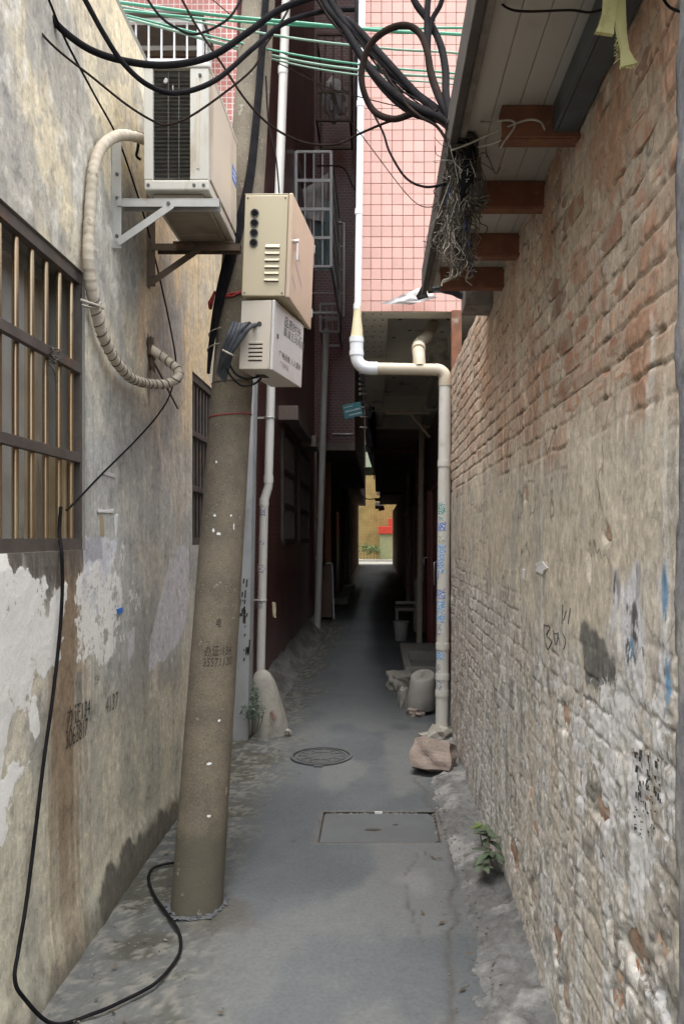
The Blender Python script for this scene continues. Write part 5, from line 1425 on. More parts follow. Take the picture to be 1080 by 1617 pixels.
ip = thing('insulated_pipe', 'tape-wrapped refrigerant pipe looping down the plaster wall from the air conditioner', 'pipe', PL(142, 400))
def wrap(pts, r0, name='lagging'):
    q = []
    pts = [Vector(p) for p in pts]
    for i in range(len(pts) - 1):
        p0 = pts[max(i - 1, 0)]; p1 = pts[i]; p2 = pts[i + 1]; p3 = pts[min(i + 2, len(pts) - 1)]
        for k in range(9):
            t_ = k / 9
            q.append(0.5 * ((2 * p1) + (p2 - p0) * t_ + (2 * p0 - 5 * p1 + 4 * p2 - p3) * t_ * t_ + (3 * p1 - p0 - 3 * p2 + p3) * t_ ** 3))
    q.append(pts[-1])
    fine = []
    for i in range(len(q) - 1):
        for k in range(2): fine.append(q[i].lerp(q[i + 1], k / 2))
    s_ = 0; rs = []
    for i, p in enumerate(fine):
        if i: s_ += (p - fine[i - 1]).length
        rs.append(r0 * (0.93 + 0.14 * ((s_ / 0.034) % 1.0) + random.uniform(-0.03, 0.03)))
    mb = MB(); mb.tube(fine, rs, 12, 1, False); mb.build(name, m_tape, ip)
    hx = []; u_ = None; s_ = 0
    for i in range(int(len(fine) * 0.42), int(len(fine) * 0.93)):
        for q_ in range(4):
            p = fine[i].lerp(fine[i + 1], q_ / 4); tn = (fine[i + 1] - fine[i]).normalized()
            u_ = tn.orthogonal().normalized() if u_ is None else (u_ - tn * u_.dot(tn)).normalized()
            s_ += (fine[i + 1] - fine[i]).length / 4
            a_ = 2 * math.pi * s_ / 0.042
            hx.append(p + (u_ * math.cos(a_) + tn.cross(u_) * math.sin(a_)) * r0 * (0.955 + 0.05 * math.sin(s_ * 61) * math.sin(s_ * 23)))
    mb = MB(); mb.tube(hx, 0.0034, 5, 1, False); mb.build('loose_tape_edge', m_frame, ip)
wrap([P(232, 222, 3.28), P(205, 214, 3.20), P(182, 216, 3.06), PL(160, 234, 0.04), PL(148, 270, 0.035), PL(143, 330, 0.032), PL(140, 395, 0.032), PL(142, 440, 0.03), PL(150, 482, 0.032), PL(163, 530, 0.035), PL(182, 568, 0.04), PL(208, 597, 0.05), PL(238, 606, 0.07),
      P(262, 606, 3.62), P(280, 598, 3.64), P(281, 585, 3.68), PL(262, 567, 0.09), PL(246, 556, 0.04), PL(236, 549, 0.0)], 0.0215)
mb = MB(); mb.tube([PL(128, 474, 0.03), PL(140, 478, 0.055), PL(152, 482, 0.06), PL(163, 487, 0.02)], 0.006, 5, 4); mb.tube([PL(130, 482, 0.02), PL(148, 486, 0.058), PL(160, 478, 0.03)], 0.005, 5, 4)
mb.build('tie', m_palewire, ip)
mb = MB(); rock_mesh(mb, PL(142, 393, 0.035), (0.05, 0.05, 0.05), 2, 0.4, 2); mb.build('tape_knot', m_tape, ip)
mb = MB(); rock_mesh(mb, PL(235, 556, 0.0), (0.05, 0.11, 0.17), 5, 0.5, 3); mb.build('sealing_putty', m_mud, ip)
mb = MB(); mb.tube([PL(240, 566, 0.012), PL(258, 600, 0.016), PL(272, 628, 0.02), PL(281, 645, 0.012)], 0.006, 6, 5); mb.build('drain_hose', m_mud, ip)
mb = MB(); mb.tube([P(220, 220, 3.33), P(218, 235, 3.33), P(216, 246, 3.34), P(222, 252, 3.36)], 0.006, 6, 5); mb.tube([P(205, 213, 3.29), P(222, 217, 3.34), P(232, 221, 3.37)], 0.023, 8, 4)
mb.build('bare_end', m_black, ip)

# ================================================================== DRAINPIPES
def pipe_seg(mb, pts, r, n=20):
    mb.tube(pts, r, n, 1, False)
def elbow(mb, a, c, b, r, n=20, k=8):
    a, c, b = Vector(a), Vector(c), Vector(b)
    pts = [(1 - t_) ** 2 * a + 2 * t_ * (1 - t_) * c + t_ ** 2 * b for t_ in [i / k for i in range(k + 1)]]
    mb.tube(pts, r, n, 1, False)
def collar(mb, a, b, r): mb.tube([a, b], r, 20, 1, False)
def stick(parent, cfun, r, z, h, a0, a1, m_, n=6):
    mb = MB()
    for i in range(n + 1):
        a = R(a0 + (a1 - a0) * i / n)
        for zz_ in (z, z + h):
            c = cfun(zz_); mb.v.append(Vector((c.x + math.cos(a) * (r + 0.0015), c.y + math.sin(a) * (r + 0.0015), zz_)))
    for i in range(n):
        mb.f.append((2 * i, 2 * i + 2, 2 * i + 3, 2 * i + 1)); mb.sm.append(True)
    mb.build('sticker', m_, parent)
# pipe of the pink building: thin riser, yellowed reducer, elbow, cross run, downpipe
YD = 5.70
dp = thing('drainpipe', 'white drainpipe crossing under the pink building and down beside the brick wall', 'drainpipe', (0.535, YD, 0))
xr0 = P(568, 300, YD).x
mb = MB(); pipe_seg(mb, [P(574, -140, YD), P(565, 488, YD)], 0.026)
for py in (160, 330, 480): mb.tube([P(572 - py * 0.016, py, YD), P(572 - (py + 9) * 0.016, py + 9, YD)], 0.030, 16, 1, False)
mb.build('riser', m_pvc_clean, dp)
mb = MB(); mb.tube([P(565, 484, YD), P(564, 500, YD), P(564, 522, YD), P(563, 536, YD)], [0.028, 0.030, 0.042, 0.048], 20, 1, False); mb.build('reducer', m_pvc_yellow, dp)
mb = MB(); mb.tube([P(563, 534, YD), P(563, 562, YD)], 0.050, 20, 1, False); elbow(mb, P(563, 560, YD), P(563, 582, YD), P(588, 582, YD), 0.048); mb.tube([P(584, 582, YD), P(596, 582, YD)], 0.050, 20, 1, False)
mb.tube([P(563, 533, YD), P(563, 541, YD)], 0.054, 20, 1, False); mb.tube([P(563, 555, YD), P(563, 562, YD)], 0.054, 20, 1, False)
mb.build('elbow', m_pvc_clean, dp)
XD, XDb = P(703, 600, YD).x, P(697, 1150, YD).x
zt = P(0, 584, YD).z
mb = MB(); pipe_seg(mb, [P(592, 582, YD), P(690, 584, YD)], 0.045); elbow(mb, P(686, 584, YD), P(704, 584, YD), P(703, 604, YD), 0.048); mb.tube([P(703, 598, YD), P(703, 610, YD)], 0.052, 20, 1, False)
mb.build('cross_run', m_pvc_old, dp)
def dpc(z):
    t_ = z / zt; return Vector((XDb + (XD - XDb) * t_, YD, z))
mb = MB(); pipe_seg(mb, [dpc(-0.02), dpc(zt - 0.1)], 0.047)
mb.build('downpipe', m_pvc, dp)
for py in (732, 1020, 1068, 1094):
    z = P(0, py, YD).z
    mb = MB(); mb.tube([dpc(z - 0.022), dpc(z + 0.022)], 0.052, 20, 1, False); mb.tube([dpc(z - 0.030), dpc(z - 0.023)], 0.0495, 20, 1, False)
    mb.build('coupling', m_pvc, dp)
for py, h, c, a0, a1 in ((812, 18, 1, -160, -85), (822, 6, 1, -150, -100), (838, 13, 0, -175, -75), (857, 10, 4, -150, -70), (872, 12, 2, -165, -75), (905, 34, 2, -160, -90), (915, 30, 0, -185, -140), (934, 6, 3, -100, -75), (945, 14, 0, -165, -75),
                         (966, 18, 2, -165, -80), (970, 10, 3, -95, -75), (982, 14, 2, -165, -80), (1003, 18, 3, -165, -110), (1040, 12, 2, -170, -80), (1066, 18, 3, -165, -115), (1088, 14, 3, -160, -100)):
    z = P(0, py, YD).z
    stick(dp, dpc, 0.047, z, h * YD / FPX, a0, a1, m_stk[c])
mb = MB(); mb.tube([P(674, 532, YD + 0.5), P(660, 545, YD + 0.25), P(661, 560, YD + 0.05), P(662, 580, YD - 0.005)], 0.047, 18, 5); mb.tube([P(688, 505, 6.9), P(674, 532, YD + 0.5)], 0.047, 18, 1, False)
mb.tube([P(661, 548, YD + 0.14), P(661, 553, YD + 0.09)], 0.052, 18, 1, False)
mb.build('branch', m_pvc_old, dp)
mb = MB(); rock_mesh(mb, (XDb + 0.01, YD - 0.02, 0.04), (0.30, 0.26, 0.20), 12, 0.35, 3)
mb.build('cement_base', m_stone, dp)

def drain_simple(label, p0, p1, r, m_, marks, joint_pts, extra=None):
    t_ = thing('drainpipe', label, 'drainpipe', p0)
    mb = MB()
    if extra: mb.tube(extra, r, 16, 1, False)
    else: pipe_seg(mb, [p0, p1], r, 16)
    mb.build('pipe', m_, t_)
    for q in joint_pts:
        d = Vector((0, 0, 0.03))
        mb = MB(); mb.tube([q - d, q + d], r * 1.13, 16, 1, False); mb.build('coupling', m_, t_)
    for q, h, mm in marks:
        stick(t_, lambda z: q, r, q.z, h, -160, -60, mm)
    return t_
YL = 6.2
pl = [P(411, 1135, YL), P(411, 1085, YL), P(417, 800, YL), P(418, 788, YL), P(424, 768, YL), P(424, 755, YL), P(428, 610, YL), P(441, 300, YL), P(454, -60, YL)]
lp_ = drain_simple('white drainpipe with a jog rising beside the meter boxes on the maroon house', pl[0], pl[-1], 0.036, m_pvc, [(P(417, 815, YL), 0.06, m_stk[3]), (P(415, 860, YL), 0.04, m_stk[3]), (P(414, 905, YL), 0.07, m_stk[3]), (P(413, 960, YL), 0.05, m_stk[3])],
                   [P(424, 757, YL), P(417, 793, YL), P(411, 1078, YL), P(411, 1098, YL), P(447, 112, YL)], extra=pl)
for p_ in (P(426, 660, YL), P(413, 948, YL)):
    mb = MB(); mb.tube([p_ + Vector((0.042 * math.cos(a), 0.042 * math.sin(a), 0)) for a in [k * math.pi / 8 for k in range(17)]], 0.006, 6, 1, False); mb.box(XM, p_.x - 0.03, p_.y - 0.01, p_.y + 0.01, p_.z - 0.008, p_.z + 0.008)
    mb.build('clamp', m_steel, lp_)
drain_simple('second grey drainpipe deeper in the alley on the maroon house', Vector((-0.985, 12.6, 0.02)), Vector((-0.84, 12.6, 5.0)), 0.055, m_pvc, [], [Vector((-0.955, 12.6, 1.2)), Vector((-0.935, 12.6, 1.9))])
drain_simple('thin drainpipe in front of the dark red doors', Vector((0.60, 10.8, 0.02)), Vector((0.64, 10.8, 3.15)), 0.042, m_pvc_old, [], [Vector((0.605, 10.8, 0.55)), Vector((0.61, 10.8, 0.95))])
drain_simple('dull drainpipe behind the white chair', Vector((0.72, 17.5, 0.02)), Vector((0.72, 17.5, 3.0)), 0.05, m_pvc_old, [], [])
drain_simple('dim drainpipe beside the far grey house', Vector((-0.93, 25.0, 0.02)), Vector((-0.93, 25.0, 3.2)), 0.06, m_pvc, [], [])
mb = MB(); mb.tube([(0.10, 9.0, 3.02), (0.62, 9.0, 3.02)], 0.02, 8, 1, False); mb.tube([(0.62, 8.9, 2.72), (0.40, 9.0, 3.0)], 0.016, 8, 1, False)
mb.build('clothes_rod', m_pvc_old, label='pale rod slung under the soffit behind the drainpipe', cat='rod')
mb = MB(); mb.tube([(-0.1, 13.2, 3.05), (0.66, 13.2, 3.05), (0.70, 13.2, 3.0), (0.70, 13.2, 0.1)], 0.045, 10, 1, False)
mb.build('conduit', m_rust, label='reddish conduit bent under the dark overhang', cat='conduit')

# ================================================================== OVERHEAD CABLES
def cable(pts, r, m_, label, name='overhead_cable', n=7, group=None, sub=7):
    mb = MB(); mb.tube(pts, r, n, sub)
    return mb.build(name, m_, label=label, cat='cable', group=group)
cable([P(40, -40, 2.6), P(62, 0, 2.62), P(100, 48, 2.66), P(160, 86, 2.72), P(250, 103, 2.8), P(330, 90, 2.88), P(390, 52, 2.95), P(440, 16, 3.0), P(500, -8, 3.05), P(560, -40, 3.1)], 0.0125, m_black, 'thickest black cable sagging across the top of the air conditioner')
cable([P(115, -40, 2.55), P(135, 0, 2.58), P(165, 55, 2.62), P(195, 100, 2.66), P(235, 135, 2.7), P(280, 147, 2.76), P(340, 127, 2.84), P(400, 76, 2.92), P(450, 36, 3.0), P(510, 18, 3.05), P(560, 15, 3.05)], 0.0095, m_black, 'black cable drooping in a deep curve over the dark coil of the air conditioner')
cable([P(5, -20, 2.5), P(25, 0, 2.52), P(80, 68, 2.56), P(150, 125, 2.62), P(200, 165, 2.68), P(240, 190, 2.74), P(264, 197, 2.78), P(300, 184, 2.82), P(350, 150, 2.9), P(400, 108, 2.96), P(420, 70, 3.0), P(450, 25, 3.05), P(470, -20, 3.1)], 0.0042, m_brownwire, 'thin dark wire dipping lowest across the middle of the air conditioner')
cable([P(228, -10, 3.6), P(250, 22, 3.6), P(275, 42, 3.6), P(310, 54, 3.62), P(360, 30, 3.7), P(385, -10, 3.8)], 0.006, m_black, 'short black cable hanging in front of the mosaic wall')
cable([P(278, -20, 3.0), P(310, 40, 3.0), P(350, 100, 3.0), P(390, 160, 3.0), P(430, 200, 3.05), P(480, 225, 3.1), P(530, 228, 3.1), P(570, 210, 3.05), P(620, 190, 2.7), P(690, 175, 2.35)], 0.0048, m_brownwire, 'long thin wire slanting from above the pole to the cable knot at the awning')
cable([P(325, -10, 4.2), P(420, 70, 4.4), P(470, 100, 4.6), P(560, 200, 5.0), P(650, 315, 5.0), P(692, 325, 4.6)], 0.003, m_brownwire, 'finest wire running down across the pink tiles to the awning')
cable([P(370, 72, 4.4), P(440, 100, 4.4), P(510, 135, 4.4), P(575, 155, 4.4), P(700, 185, 4.0)], 0.003, m_brownwire, 'fine wire stretched level over the stuffed cage')
cable([P(590, 180, 3.0), P(605, 210, 2.8), P(615, 240, 2.7), P(640, 280, 2.6), P(670, 295, 2.5), P(702, 291, 2.42)], 0.0042, m_black, 'black wire sagging over the pink tiles towards the frayed wire ends')
cable([P(420, 120, 3.8), P(424, 190, 3.8), P(436, 250, 3.75), P(441, 305, 3.7)], 0.004, m_black, 'black wire dropping behind the meter box', name='drop_wire')
cable([P(500, 262, 9.0), P(530, 262, 9.0), P(545, 268, 9.0), P(556, 292, 9.0), P(566, 306, 9.0), P(572, 312, 9.0), P(571, 318, 9.0), P(565, 308, 9.0)], 0.009, m_brownwire, 'stray wire poking out from the white barred cage')
cable([P(776, -10, 1.72), P(800, 12, 1.70), P(830, 18, 1.69), P(900, 16, 1.66), P(940, 18, 1.62), P(1010, -12, 1.55)], 0.0026, m_brownwire, 'thin wire strung below the awning sheets by the yellow foam')
cable([P(1030, -30, 1.35), P(1045, -5, 1.38), P(1058, 12, 1.40), P(1085, 22, 1.36)], 0.0026, m_black, 'short black wire at the top corner of the brick wall')
# wire along the plaster wall
cable([PL(60, -40, 0.02), PL(78, 0, 0.02), PL(105, 65, 0.02), PL(150, 150, 0.02), PL(185, 215, 0.02), PL(212, 290, 0.02), PL(236, 370, 0.02), PL(255, 450, 0.02), PL(270, 520, 0.02), PL(278, 575, 0.02), PL(270, 620, 0.022), PL(250, 655, 0.02), PL(215, 695, 0.02), PL(160, 750, 0.02), PL(120, 792, 0.02), PL(105, 806, 0.005)], 0.0042, m_black,
      'black wire clipped down the plaster wall behind the air conditioner to the window', name='wall_cable', sub=5)
# cable from the window, down the wall and over the ground to the pole
def G(px, py, z=0.012):
    Y = (HC - z) * FPX / (py - VY); return Vector(((px - VX) * Y / FPX, Y, z))
cable([PL(97, 800, -0.02), PL(94, 840, -0.02), PL(98, 872, 0.015), PL(99, 930, 0.02), PL(95, 1000, 0.018), PL(84, 1100, 0.018), PL(70, 1200, 0.018), PL(58, 1300, 0.018), PL(43, 1420, 0.022), PL(30, 1500, 0.03), PL(24, 1545, 0.035), PL(38, 1575, 0.05),
       G(85, 1617), G(150, 1600), G(200, 1578), G(245, 1553), G(275, 1520), G(286, 1495), G(281, 1468), G(262, 1440), G(243, 1412), G(235, 1388), G(240, 1373), G(256, 1366), G(278, 1362)], 0.0062, m_black,
      'black cable snaking from the barred window down the wall to the pole foot', name='ground_cable', sub=6)

for i, (y0_, y1_, m_, r_) in enumerate(((8, 57, m_green, 0.0085), (20, 45, m_green, 0.006), (14, 88, m_greenpale, 0.006), (26, 122, m_green, 0.0055), (30, 130, m_greenpale, 0.007), (28, 140, m_greenpale, 0.005))):
    Ya, Yb = 3.75 + 0.10 * i, 3.9 + 0.12 * i
    A = P(190, y0_ - 4, Ya); B = P(760, y1_, Yb); B2 = B + (B - A) * 0.65
    mid = (A + B) / 2 - Vector((0, 0, 0.02 + 0.012 * i))
    cable([A - (B - A) * 0.05, A, A.lerp(mid, 0.5) - Vector((0, 0, 0.008)), mid, mid.lerp(B, 0.5) - Vector((0, 0, 0.008)), B, B2], r_, m_,
          ('thickest green clothesline, topmost where it crosses the pink tiles', 'thin bright green clothesline hidden behind the cable knot at the pink tiles', 'pale green clothesline, second from the top across the pink tiles',
           'bright green clothesline just above the pale pair across the pink tiles', 'thick faded green clothesline, lower middle of the set across the pink tiles', 'thinnest faded green clothesline, lowest across the pink tiles')[i], name='clothesline', group='green clotheslines across the alley')

# knot of cables at the awning edge
kb = thing('cable_knot', 'thick knot of black cables with frayed wire ends hanging from the awning edge', 'cables', P(725, 215, 2.3))
def kc(pts, r, m_, name='cable', n=8):
    mb = MB(); mb.tube(pts, r, n, 7); mb.build(name, m_, kb)
random.seed(61)
for k in range(12):
    j_ = lambda a_: random.uniform(-a_, a_)
    kc([P(450 + j_(40), -160, 3.5), P(515 + j_(18), j_(14), 3.05), P(575 + j_(14), 75 + j_(18), 2.85), P(635 + j_(14), 140 + j_(18), 2.6), P(695 + j_(8), 182 + j_(8), 2.36), P(726 + j_(6), 220, 2.27), P(734 + j_(8), 262 + j_(20), 2.26)], random.uniform(0.002, 0.0045), random.choice((m_black, m_brownwire)), 'thin_wire', 5)
random.seed(9)
kc([P(430, -160, 3.5), P(515, 0, 3.05), P(560, 40, 2.9), P(610, 95, 2.7), P(670, 160, 2.45), P(715, 190, 2.3), P(733, 225, 2.25), P(738, 262, 2.25)], 0.012, m_black)
kc([P(440, -160, 3.5), P(505, -10, 3.07), P(545, 45, 2.92), P(585, 108, 2.75), P(640, 160, 2.52), P(700, 188, 2.33), P(722, 215, 2.27), P(730, 262, 2.26)], 0.0125, m_black)
kc([P(450, -160, 3.5), P(525, 5, 3.0), P(575, 65, 2.85), P(630, 125, 2.62), P(690, 172, 2.38), P(718, 200, 2.29), P(726, 245, 2.26)], 0.011, m_black)
kc([P(420, -160, 3.5), P(500, -5, 3.1), P(548, 58, 2.92), P(600, 135, 2.7), P(650, 178, 2.5), P(705, 194, 2.33), P(725, 225, 2.28), P(722, 270, 2.27)], 0.010, m_black)
kc([P(445, -160, 3.5), P(530, 20, 3.0), P(590, 75, 2.8), P(650, 140, 2.55), P(702, 180, 2.34), P(730, 220, 2.27), P(742, 280, 2.25)], 0.008, m_greycable)
kc([P(735, 222, 2.26), P(712, 184, 2.33), P(680, 172, 2.42), P(650, 180, 2.5), P(620, 188, 2.55), P(590, 175, 2.6), P(573, 140, 2.6), P(572, 105, 2.6), P(585, 70, 2.58), P(610, 48, 2.55), P(640, 40, 2.5), P(662, 52, 2.48), P(674, 80, 2.45), P(682, 120, 2.42), P(697, 160, 2.36), P(715, 195, 2.3), P(733, 240, 2.26)], 0.011, m_brownwire, 'cable_loop')
kc([P(640, -40, 2.6), P(655, 3, 2.58), P(678, 35, 2.54), P(695, 70, 2.48), P(703, 110, 2.42), P(704, 150, 2.36), P(712, 185, 2.3), P(728, 230, 2.26)], 0.012, m_black)
kc([P(680, -40, 2.55), P(675, 10, 2.52), P(674, 60, 2.48), P(678, 110, 2.44), P(690, 150, 2.38), P(708, 185, 2.31), P(724, 235, 2.27)], 0.010, m_black)
kc([P(706, -40, 2.5), P(696, 5, 2.5), P(682, 32, 2.5), P(676, 70, 2.48), P(682, 125, 2.42), P(704, 178, 2.33), P(730, 225, 2.27)], 0.0085, m_black)
kc([P(635, 150, 2.5), P(642, 165, 2.48), P(665, 185, 2.42), P(690, 200, 2.36), P(712, 235, 2.3), P(725, 265, 2.28)], 0.005, m_brownwire)
kc([P(605, 108, 2.7), P(618, 130, 2.62), P(630, 145, 2.56), P(660, 175, 2.45), P(700, 190, 2.34)], 0.003, m_brownwire)
mb = MB(); mb.tube([P(733, 190, 2.28), P(738, 240, 2.26), P(736, 290, 2.27), P(728, 330, 2.30)], [0.024, 0.030, 0.024, 0.010], 12, 5); mb.build('trunk', m_black, kb)
mb = MB()
for k in range(60):
    c = P(728 + random.uniform(-4, 12), random.uniform(192, 275), 2.27)
    r_ = random.uniform(0.026, 0.040); ph = random.uniform(0, 6); tl = random.uniform(-0.5, 0.5); ar = random.uniform(2, 6.3)
    mb.tube([c + Vector((r_ * math.cos(ph + a), r_ * math.sin(ph + a), tl * r_ * math.cos(a))) for a in [ar * j / 10 for j in range(11)]], random.uniform(0.0012, 0.0022), 4, 2)
mb.build('lashing_wire', m_oldwire, kb)
random.seed(33)
wires = [MB(), MB(), MB()]
for k in range(620):
    t_ = random.random() ** 0.8
    px = 733 + random.gauss(0, 10) - 8 * t_; Y = 2.27 + random.uniform(-0.05, 0.12) + 0.12 * t_
    py = 225 + 165 * t_ + random.uniform(-12, 12)
    p0 = P(px, py, Y); L = random.uniform(0.03, 0.10)
    L *= 1.2
    d = Vector((random.gauss(0.03, 0.22), random.gauss(0, 0.3), -1 if random.random() < 0.9 else random.uniform(-0.5, 0.4))).normalized()
    e = Vector((random.gauss(0, 1), random.gauss(0, 1), random.gauss(0, 1))) * L * 0.13
    q = [p0, p0 + d * L * 0.4 + e, p0 + d * L * 0.8 - e * 0.4, p0 + d * L + e * 0.6]
    i = 0 if random.random() < 0.72 else (1 if random.random() < 0.93 else 2)
    wires[i].tube(q, random.uniform(0.0009, 0.0019), 4, 3)
for k in range(150):                                       # a straighter hank down the wall side
    p0 = P(744 + random.gauss(0, 4), 215 + random.uniform(-10, 10), 2.25 + random.uniform(-0.02, 0.04)); e = Vector((random.gauss(0, 0.006), random.gauss(0, 0.006), 0))
    pb = P(752 + random.gauss(0, 7), random.uniform(295, 335), 2.27)
    wires[0].tube([p0, p0.lerp(pb, 0.35) + e, p0.lerp(pb, 0.7) - e, pb], random.uniform(0.0012, 0.002), 4, 3)
for k in range(90):                                       # tuft of cut ends
    p0 = P(742 + random.gauss(0, 6), 312 + random.gauss(0, 5), 2.27); d = Vector((random.gauss(0.35, 0.4), random.gauss(-0.1, 0.4), random.gauss(-0.5, 0.35))).normalized()
    wires[0].tube([p0, p0 + d * random.uniform(0.02, 0.055)], random.uniform(0.002, 0.0032), 5, 1, False)
for k in range(55):                                       # strays lower down the edge
    Y = random.uniform(2.45, 3.0); p0 = Vector((0.226 + random.gauss(0.01, 0.015), Y, ZA - 0.03 + random.uniform(-0.06, 0.02))); d = Vector((random.gauss(0, 0.5), random.gauss(0, 0.6), -1)).normalized(); L = random.uniform(0.03, 0.09)
    e = Vector((random.gauss(0, 1), random.gauss(0, 1), 0)) * L * 0.25
    wires[random.choice((0, 0, 1))].tube([p0, p0 + d * L * 0.5 + e, p0 + d * L], random.uniform(0.001, 0.002), 4, 3)
wires[0].build('frayed_wire', m_oldwire, kb, kind='stuff'); wires[1].build('pale_wire_end', m_palewire, kb, kind='stuff'); wires[2].build('blue_wire_end', m_bluewire, kb, kind='stuff')
random.seed(9)
for pts in ([P(712, 238, 2.25), P(745, 225, 2.2), P(790, 205, 2.12), P(830, 190, 2.06), P(852, 192, 2.05), P(860, 205, 2.05)], [P(740, 190, 2.26), P(770, 193, 2.15), P(805, 190, 2.07), P(812, 200, 2.06), P(795, 225, 2.06), P(790, 235, 2.06)], [P(755, 232, 2.22), P(775, 228, 2.15), P(790, 222, 2.08)]):
    kc(pts, 0.003, m_palewire, 'loose_wire', 5)
kc([P(715, 422, 2.42), P(712, 438, 2.42), P(700, 443, 2.43), P(697, 452, 2.43)], 0.003, m_palewire, 'loose_wire', 5)
kc([P(727, 380, 2.45), P(729, 420, 2.45), P(726, 432, 2.45), P(700, 446, 2.44)], 0.004, m_palewire, 'loose_wire', 5)

# cable run down the middle of the passage, with hanging tags
cr = thing('passage_cable_run', 'pale sheathed cable run along the overhang deep in the passage', 'cables', P(580, 640, 9.5))
mb = MB(); mb.tube([P(573, 585, 9.0), P(579, 615, 9.6), P(583, 650, 10.4), P(585, 690, 12.5), P(588, 715, 15.0), P(592, 738, 20.0)], [0.05, 0.06, 0.06, 0.09, 0.10, 0.08], 8, 5); mb.build('sheath', m_skyish, cr)
for k in range(4):
    mb = MB(); mb.tube([P(570 + k * 3, 575, 8.9), P(577 + k * 3, 610, 9.5), P(581 + k * 3, 650, 10.3), P(590 + k, 700, 12.5), P(594, 735, 20)], 0.016, 6, 5); mb.build('cable', m_black, cr)
for k, py in enumerate((590, 598, 606, 614, 622)):
    mb = MB(); a = P(568, py, 9.2); mb.tube([a, a + Vector((0.09, 0.1, 0.012))], 0.018, 6, 1, False); mb.build('spacer', m_palewire, cr)
for py in (643, 658, 675):
    mb = MB(); mb.tube([P(568, py, 10), P(580, py + 0.5, 10)], 0.014, 6, 1, False); mb.build('spacer', m_palewire, cr)
def tag_plate(px, py, Y, w, h, rot, m_, label, lines=True):
    c = P(px, py, Y)
    t_ = thing('cable_tag', label, 'tag', c)
    M = Matrix.Translation(c) @ Matrix.Rotation(rot, 4, 'Y')
    MB().box(-w / 2, w / 2, -0.004, 0.004, -h / 2, h / 2, M, b=0.003).build('plate', m_, t_)
    if lines:
        rr = random.Random(3)
        for zc, hh, x0_, x1_ in ((0.32, 0.07, -0.42, 0.0), (0.02, 0.12, -0.40, 0.42), (-0.28, 0.11, -0.25, 0.40)):
            mb = MB(); x = x0_ * w
            while x < x1_ * w:
                ww = rr.uniform(0.03, 0.075) * w
                mb.box(x, x + ww, -0.0055, -0.004, (zc - hh / 2) * h, (zc + hh * rr.uniform(0.2, 0.5)) * h, M); x += ww + 0.018 * w
            mb.build('print', m_paper, t_)
    mb = MB(); mb.tube([M @ Vector((w / 2, 0, h * 0.3)), M @ Vector((w / 2 + 0.04, 0, h * 0.45)), M @ Vector((w / 2 + 0.09, 0.02, h * 0.1)), M @ Vector((w / 2 + 0.07, 0.02, -h * 0.3))], 0.006, 5, 5); mb.build('string', m_oldwire, t_)
tag_plate(557, 648, 9.0, 0.225, 0.165, R(-13), m_teal, 'teal cable tag with white print hanging in the passage')
tag_plate(581, 708, 13.0, 0.11, 0.13, R(4), m_angle, 'small dark blue tag hanging below the teal tag', False)
tag_plate(597, 789, 30.0, 0.26, 0.13, R(2), m_soil, 'upper dark tag on the wire before the yellow wall', False)
tag_plate(597, 801, 30.0, 0.24, 0.13, R(2), m_soil, 'middle dark tag on the wire before the yellow wall', False)
tag_plate(602, 803, 28.0, 0.22, 0.16, R(-15), m_reddoor, 'tilted dark tag on the wire before the yellow wall', False)
cable([P(570, 782, 30), P(580, 788, 30), P(597, 787, 30), P(612, 784, 30), P(625, 775, 30)], 0.02, m_black, 'wire with tags sagging in front of the yellow wall')

# ================================================================== SMALL THINGS ON THE GROUND
mb = MB(); rock_mesh(mb, (0.375, 5.02, 0.105), (0.27, 0.19, 0.20), 41, 0.10, 2, R(-18), R(-24), boxy=0.04)
mb.build('broken_block', m_stonepink, label='broken pinkish block leaning at the foot of the downpipe', cat='block')
bk = thing('cement_bucket', 'upturned grey cement bucket beside the downpipe', 'bucket', (0.385, 6.65, 0.03))
mb = MB(); c0 = Vector((0.385, 6.68, 0.05)); tl = Matrix.Translation(c0) @ Matrix.Rotation(R(3), 4, 'Y') @ Matrix.Rotation(R(6), 4, 'X')
prof = [(0.118, 0.0), (0.122, 0.01), (0.120, 0.10), (0.112, 0.20), (0.104, 0.285), (0.096, 0.295), (0.0, 0.297)]
NB = 36
for r_, z in prof:
    for k in range(NB):
        a = 2 * math.pi * k / NB
        mb.v.append(tl @ Vector((r_ * math.cos(a), r_ * math.sin(a), z - 0.03 * (z > 0.2) * math.cos(a + 2.2))))
for i in range(len(prof) - 1):
    for k in range(NB):
        mb.f.append((i * NB + k, i * NB + (k + 1) % NB, (i + 1) * NB + (k + 1) % NB, (i + 1) * NB + k)); mb.sm.append(i in (1, 2, 3))
mb.f.append(tuple(range(NB))[::-1]); mb.sm.append(False)
mb.build('shell', m_pot, bk)
mb = MB(); rock_mesh(mb, (0.33, 6.60, 0.03), (0.14, 0.13, 0.07), 7, 0.2, 2, 0.3, 0, boxy=0.15); mb.build('prop_brick', m_stonepink, label='flat brick propping up the cement bucket', cat='brick')
mb = MB(); rock_mesh(mb, (0.245, 6.95, 0.08), (0.10, 0.14, 0.17), 9, 0.16, 2, 0.2, 0, boxy=0.2); mb.build('small_block', m_stone, label='small grey block tucked behind the cement bucket', cat='block')
mb = MB(); rock_mesh(mb, (0.24, 7.75, 0.08), (0.22, 0.22, 0.17), 14, 0.18, 2, 0.5, 0.15, boxy=0.15); mb.build('grey_rubble_block', m_stone, label='squat grey rubble block before the concrete step', cat='block')
st_ = thing('concrete_step', 'low concrete doorstep frame behind the cement bucket', 'step', (0.47, 8.6, 0))
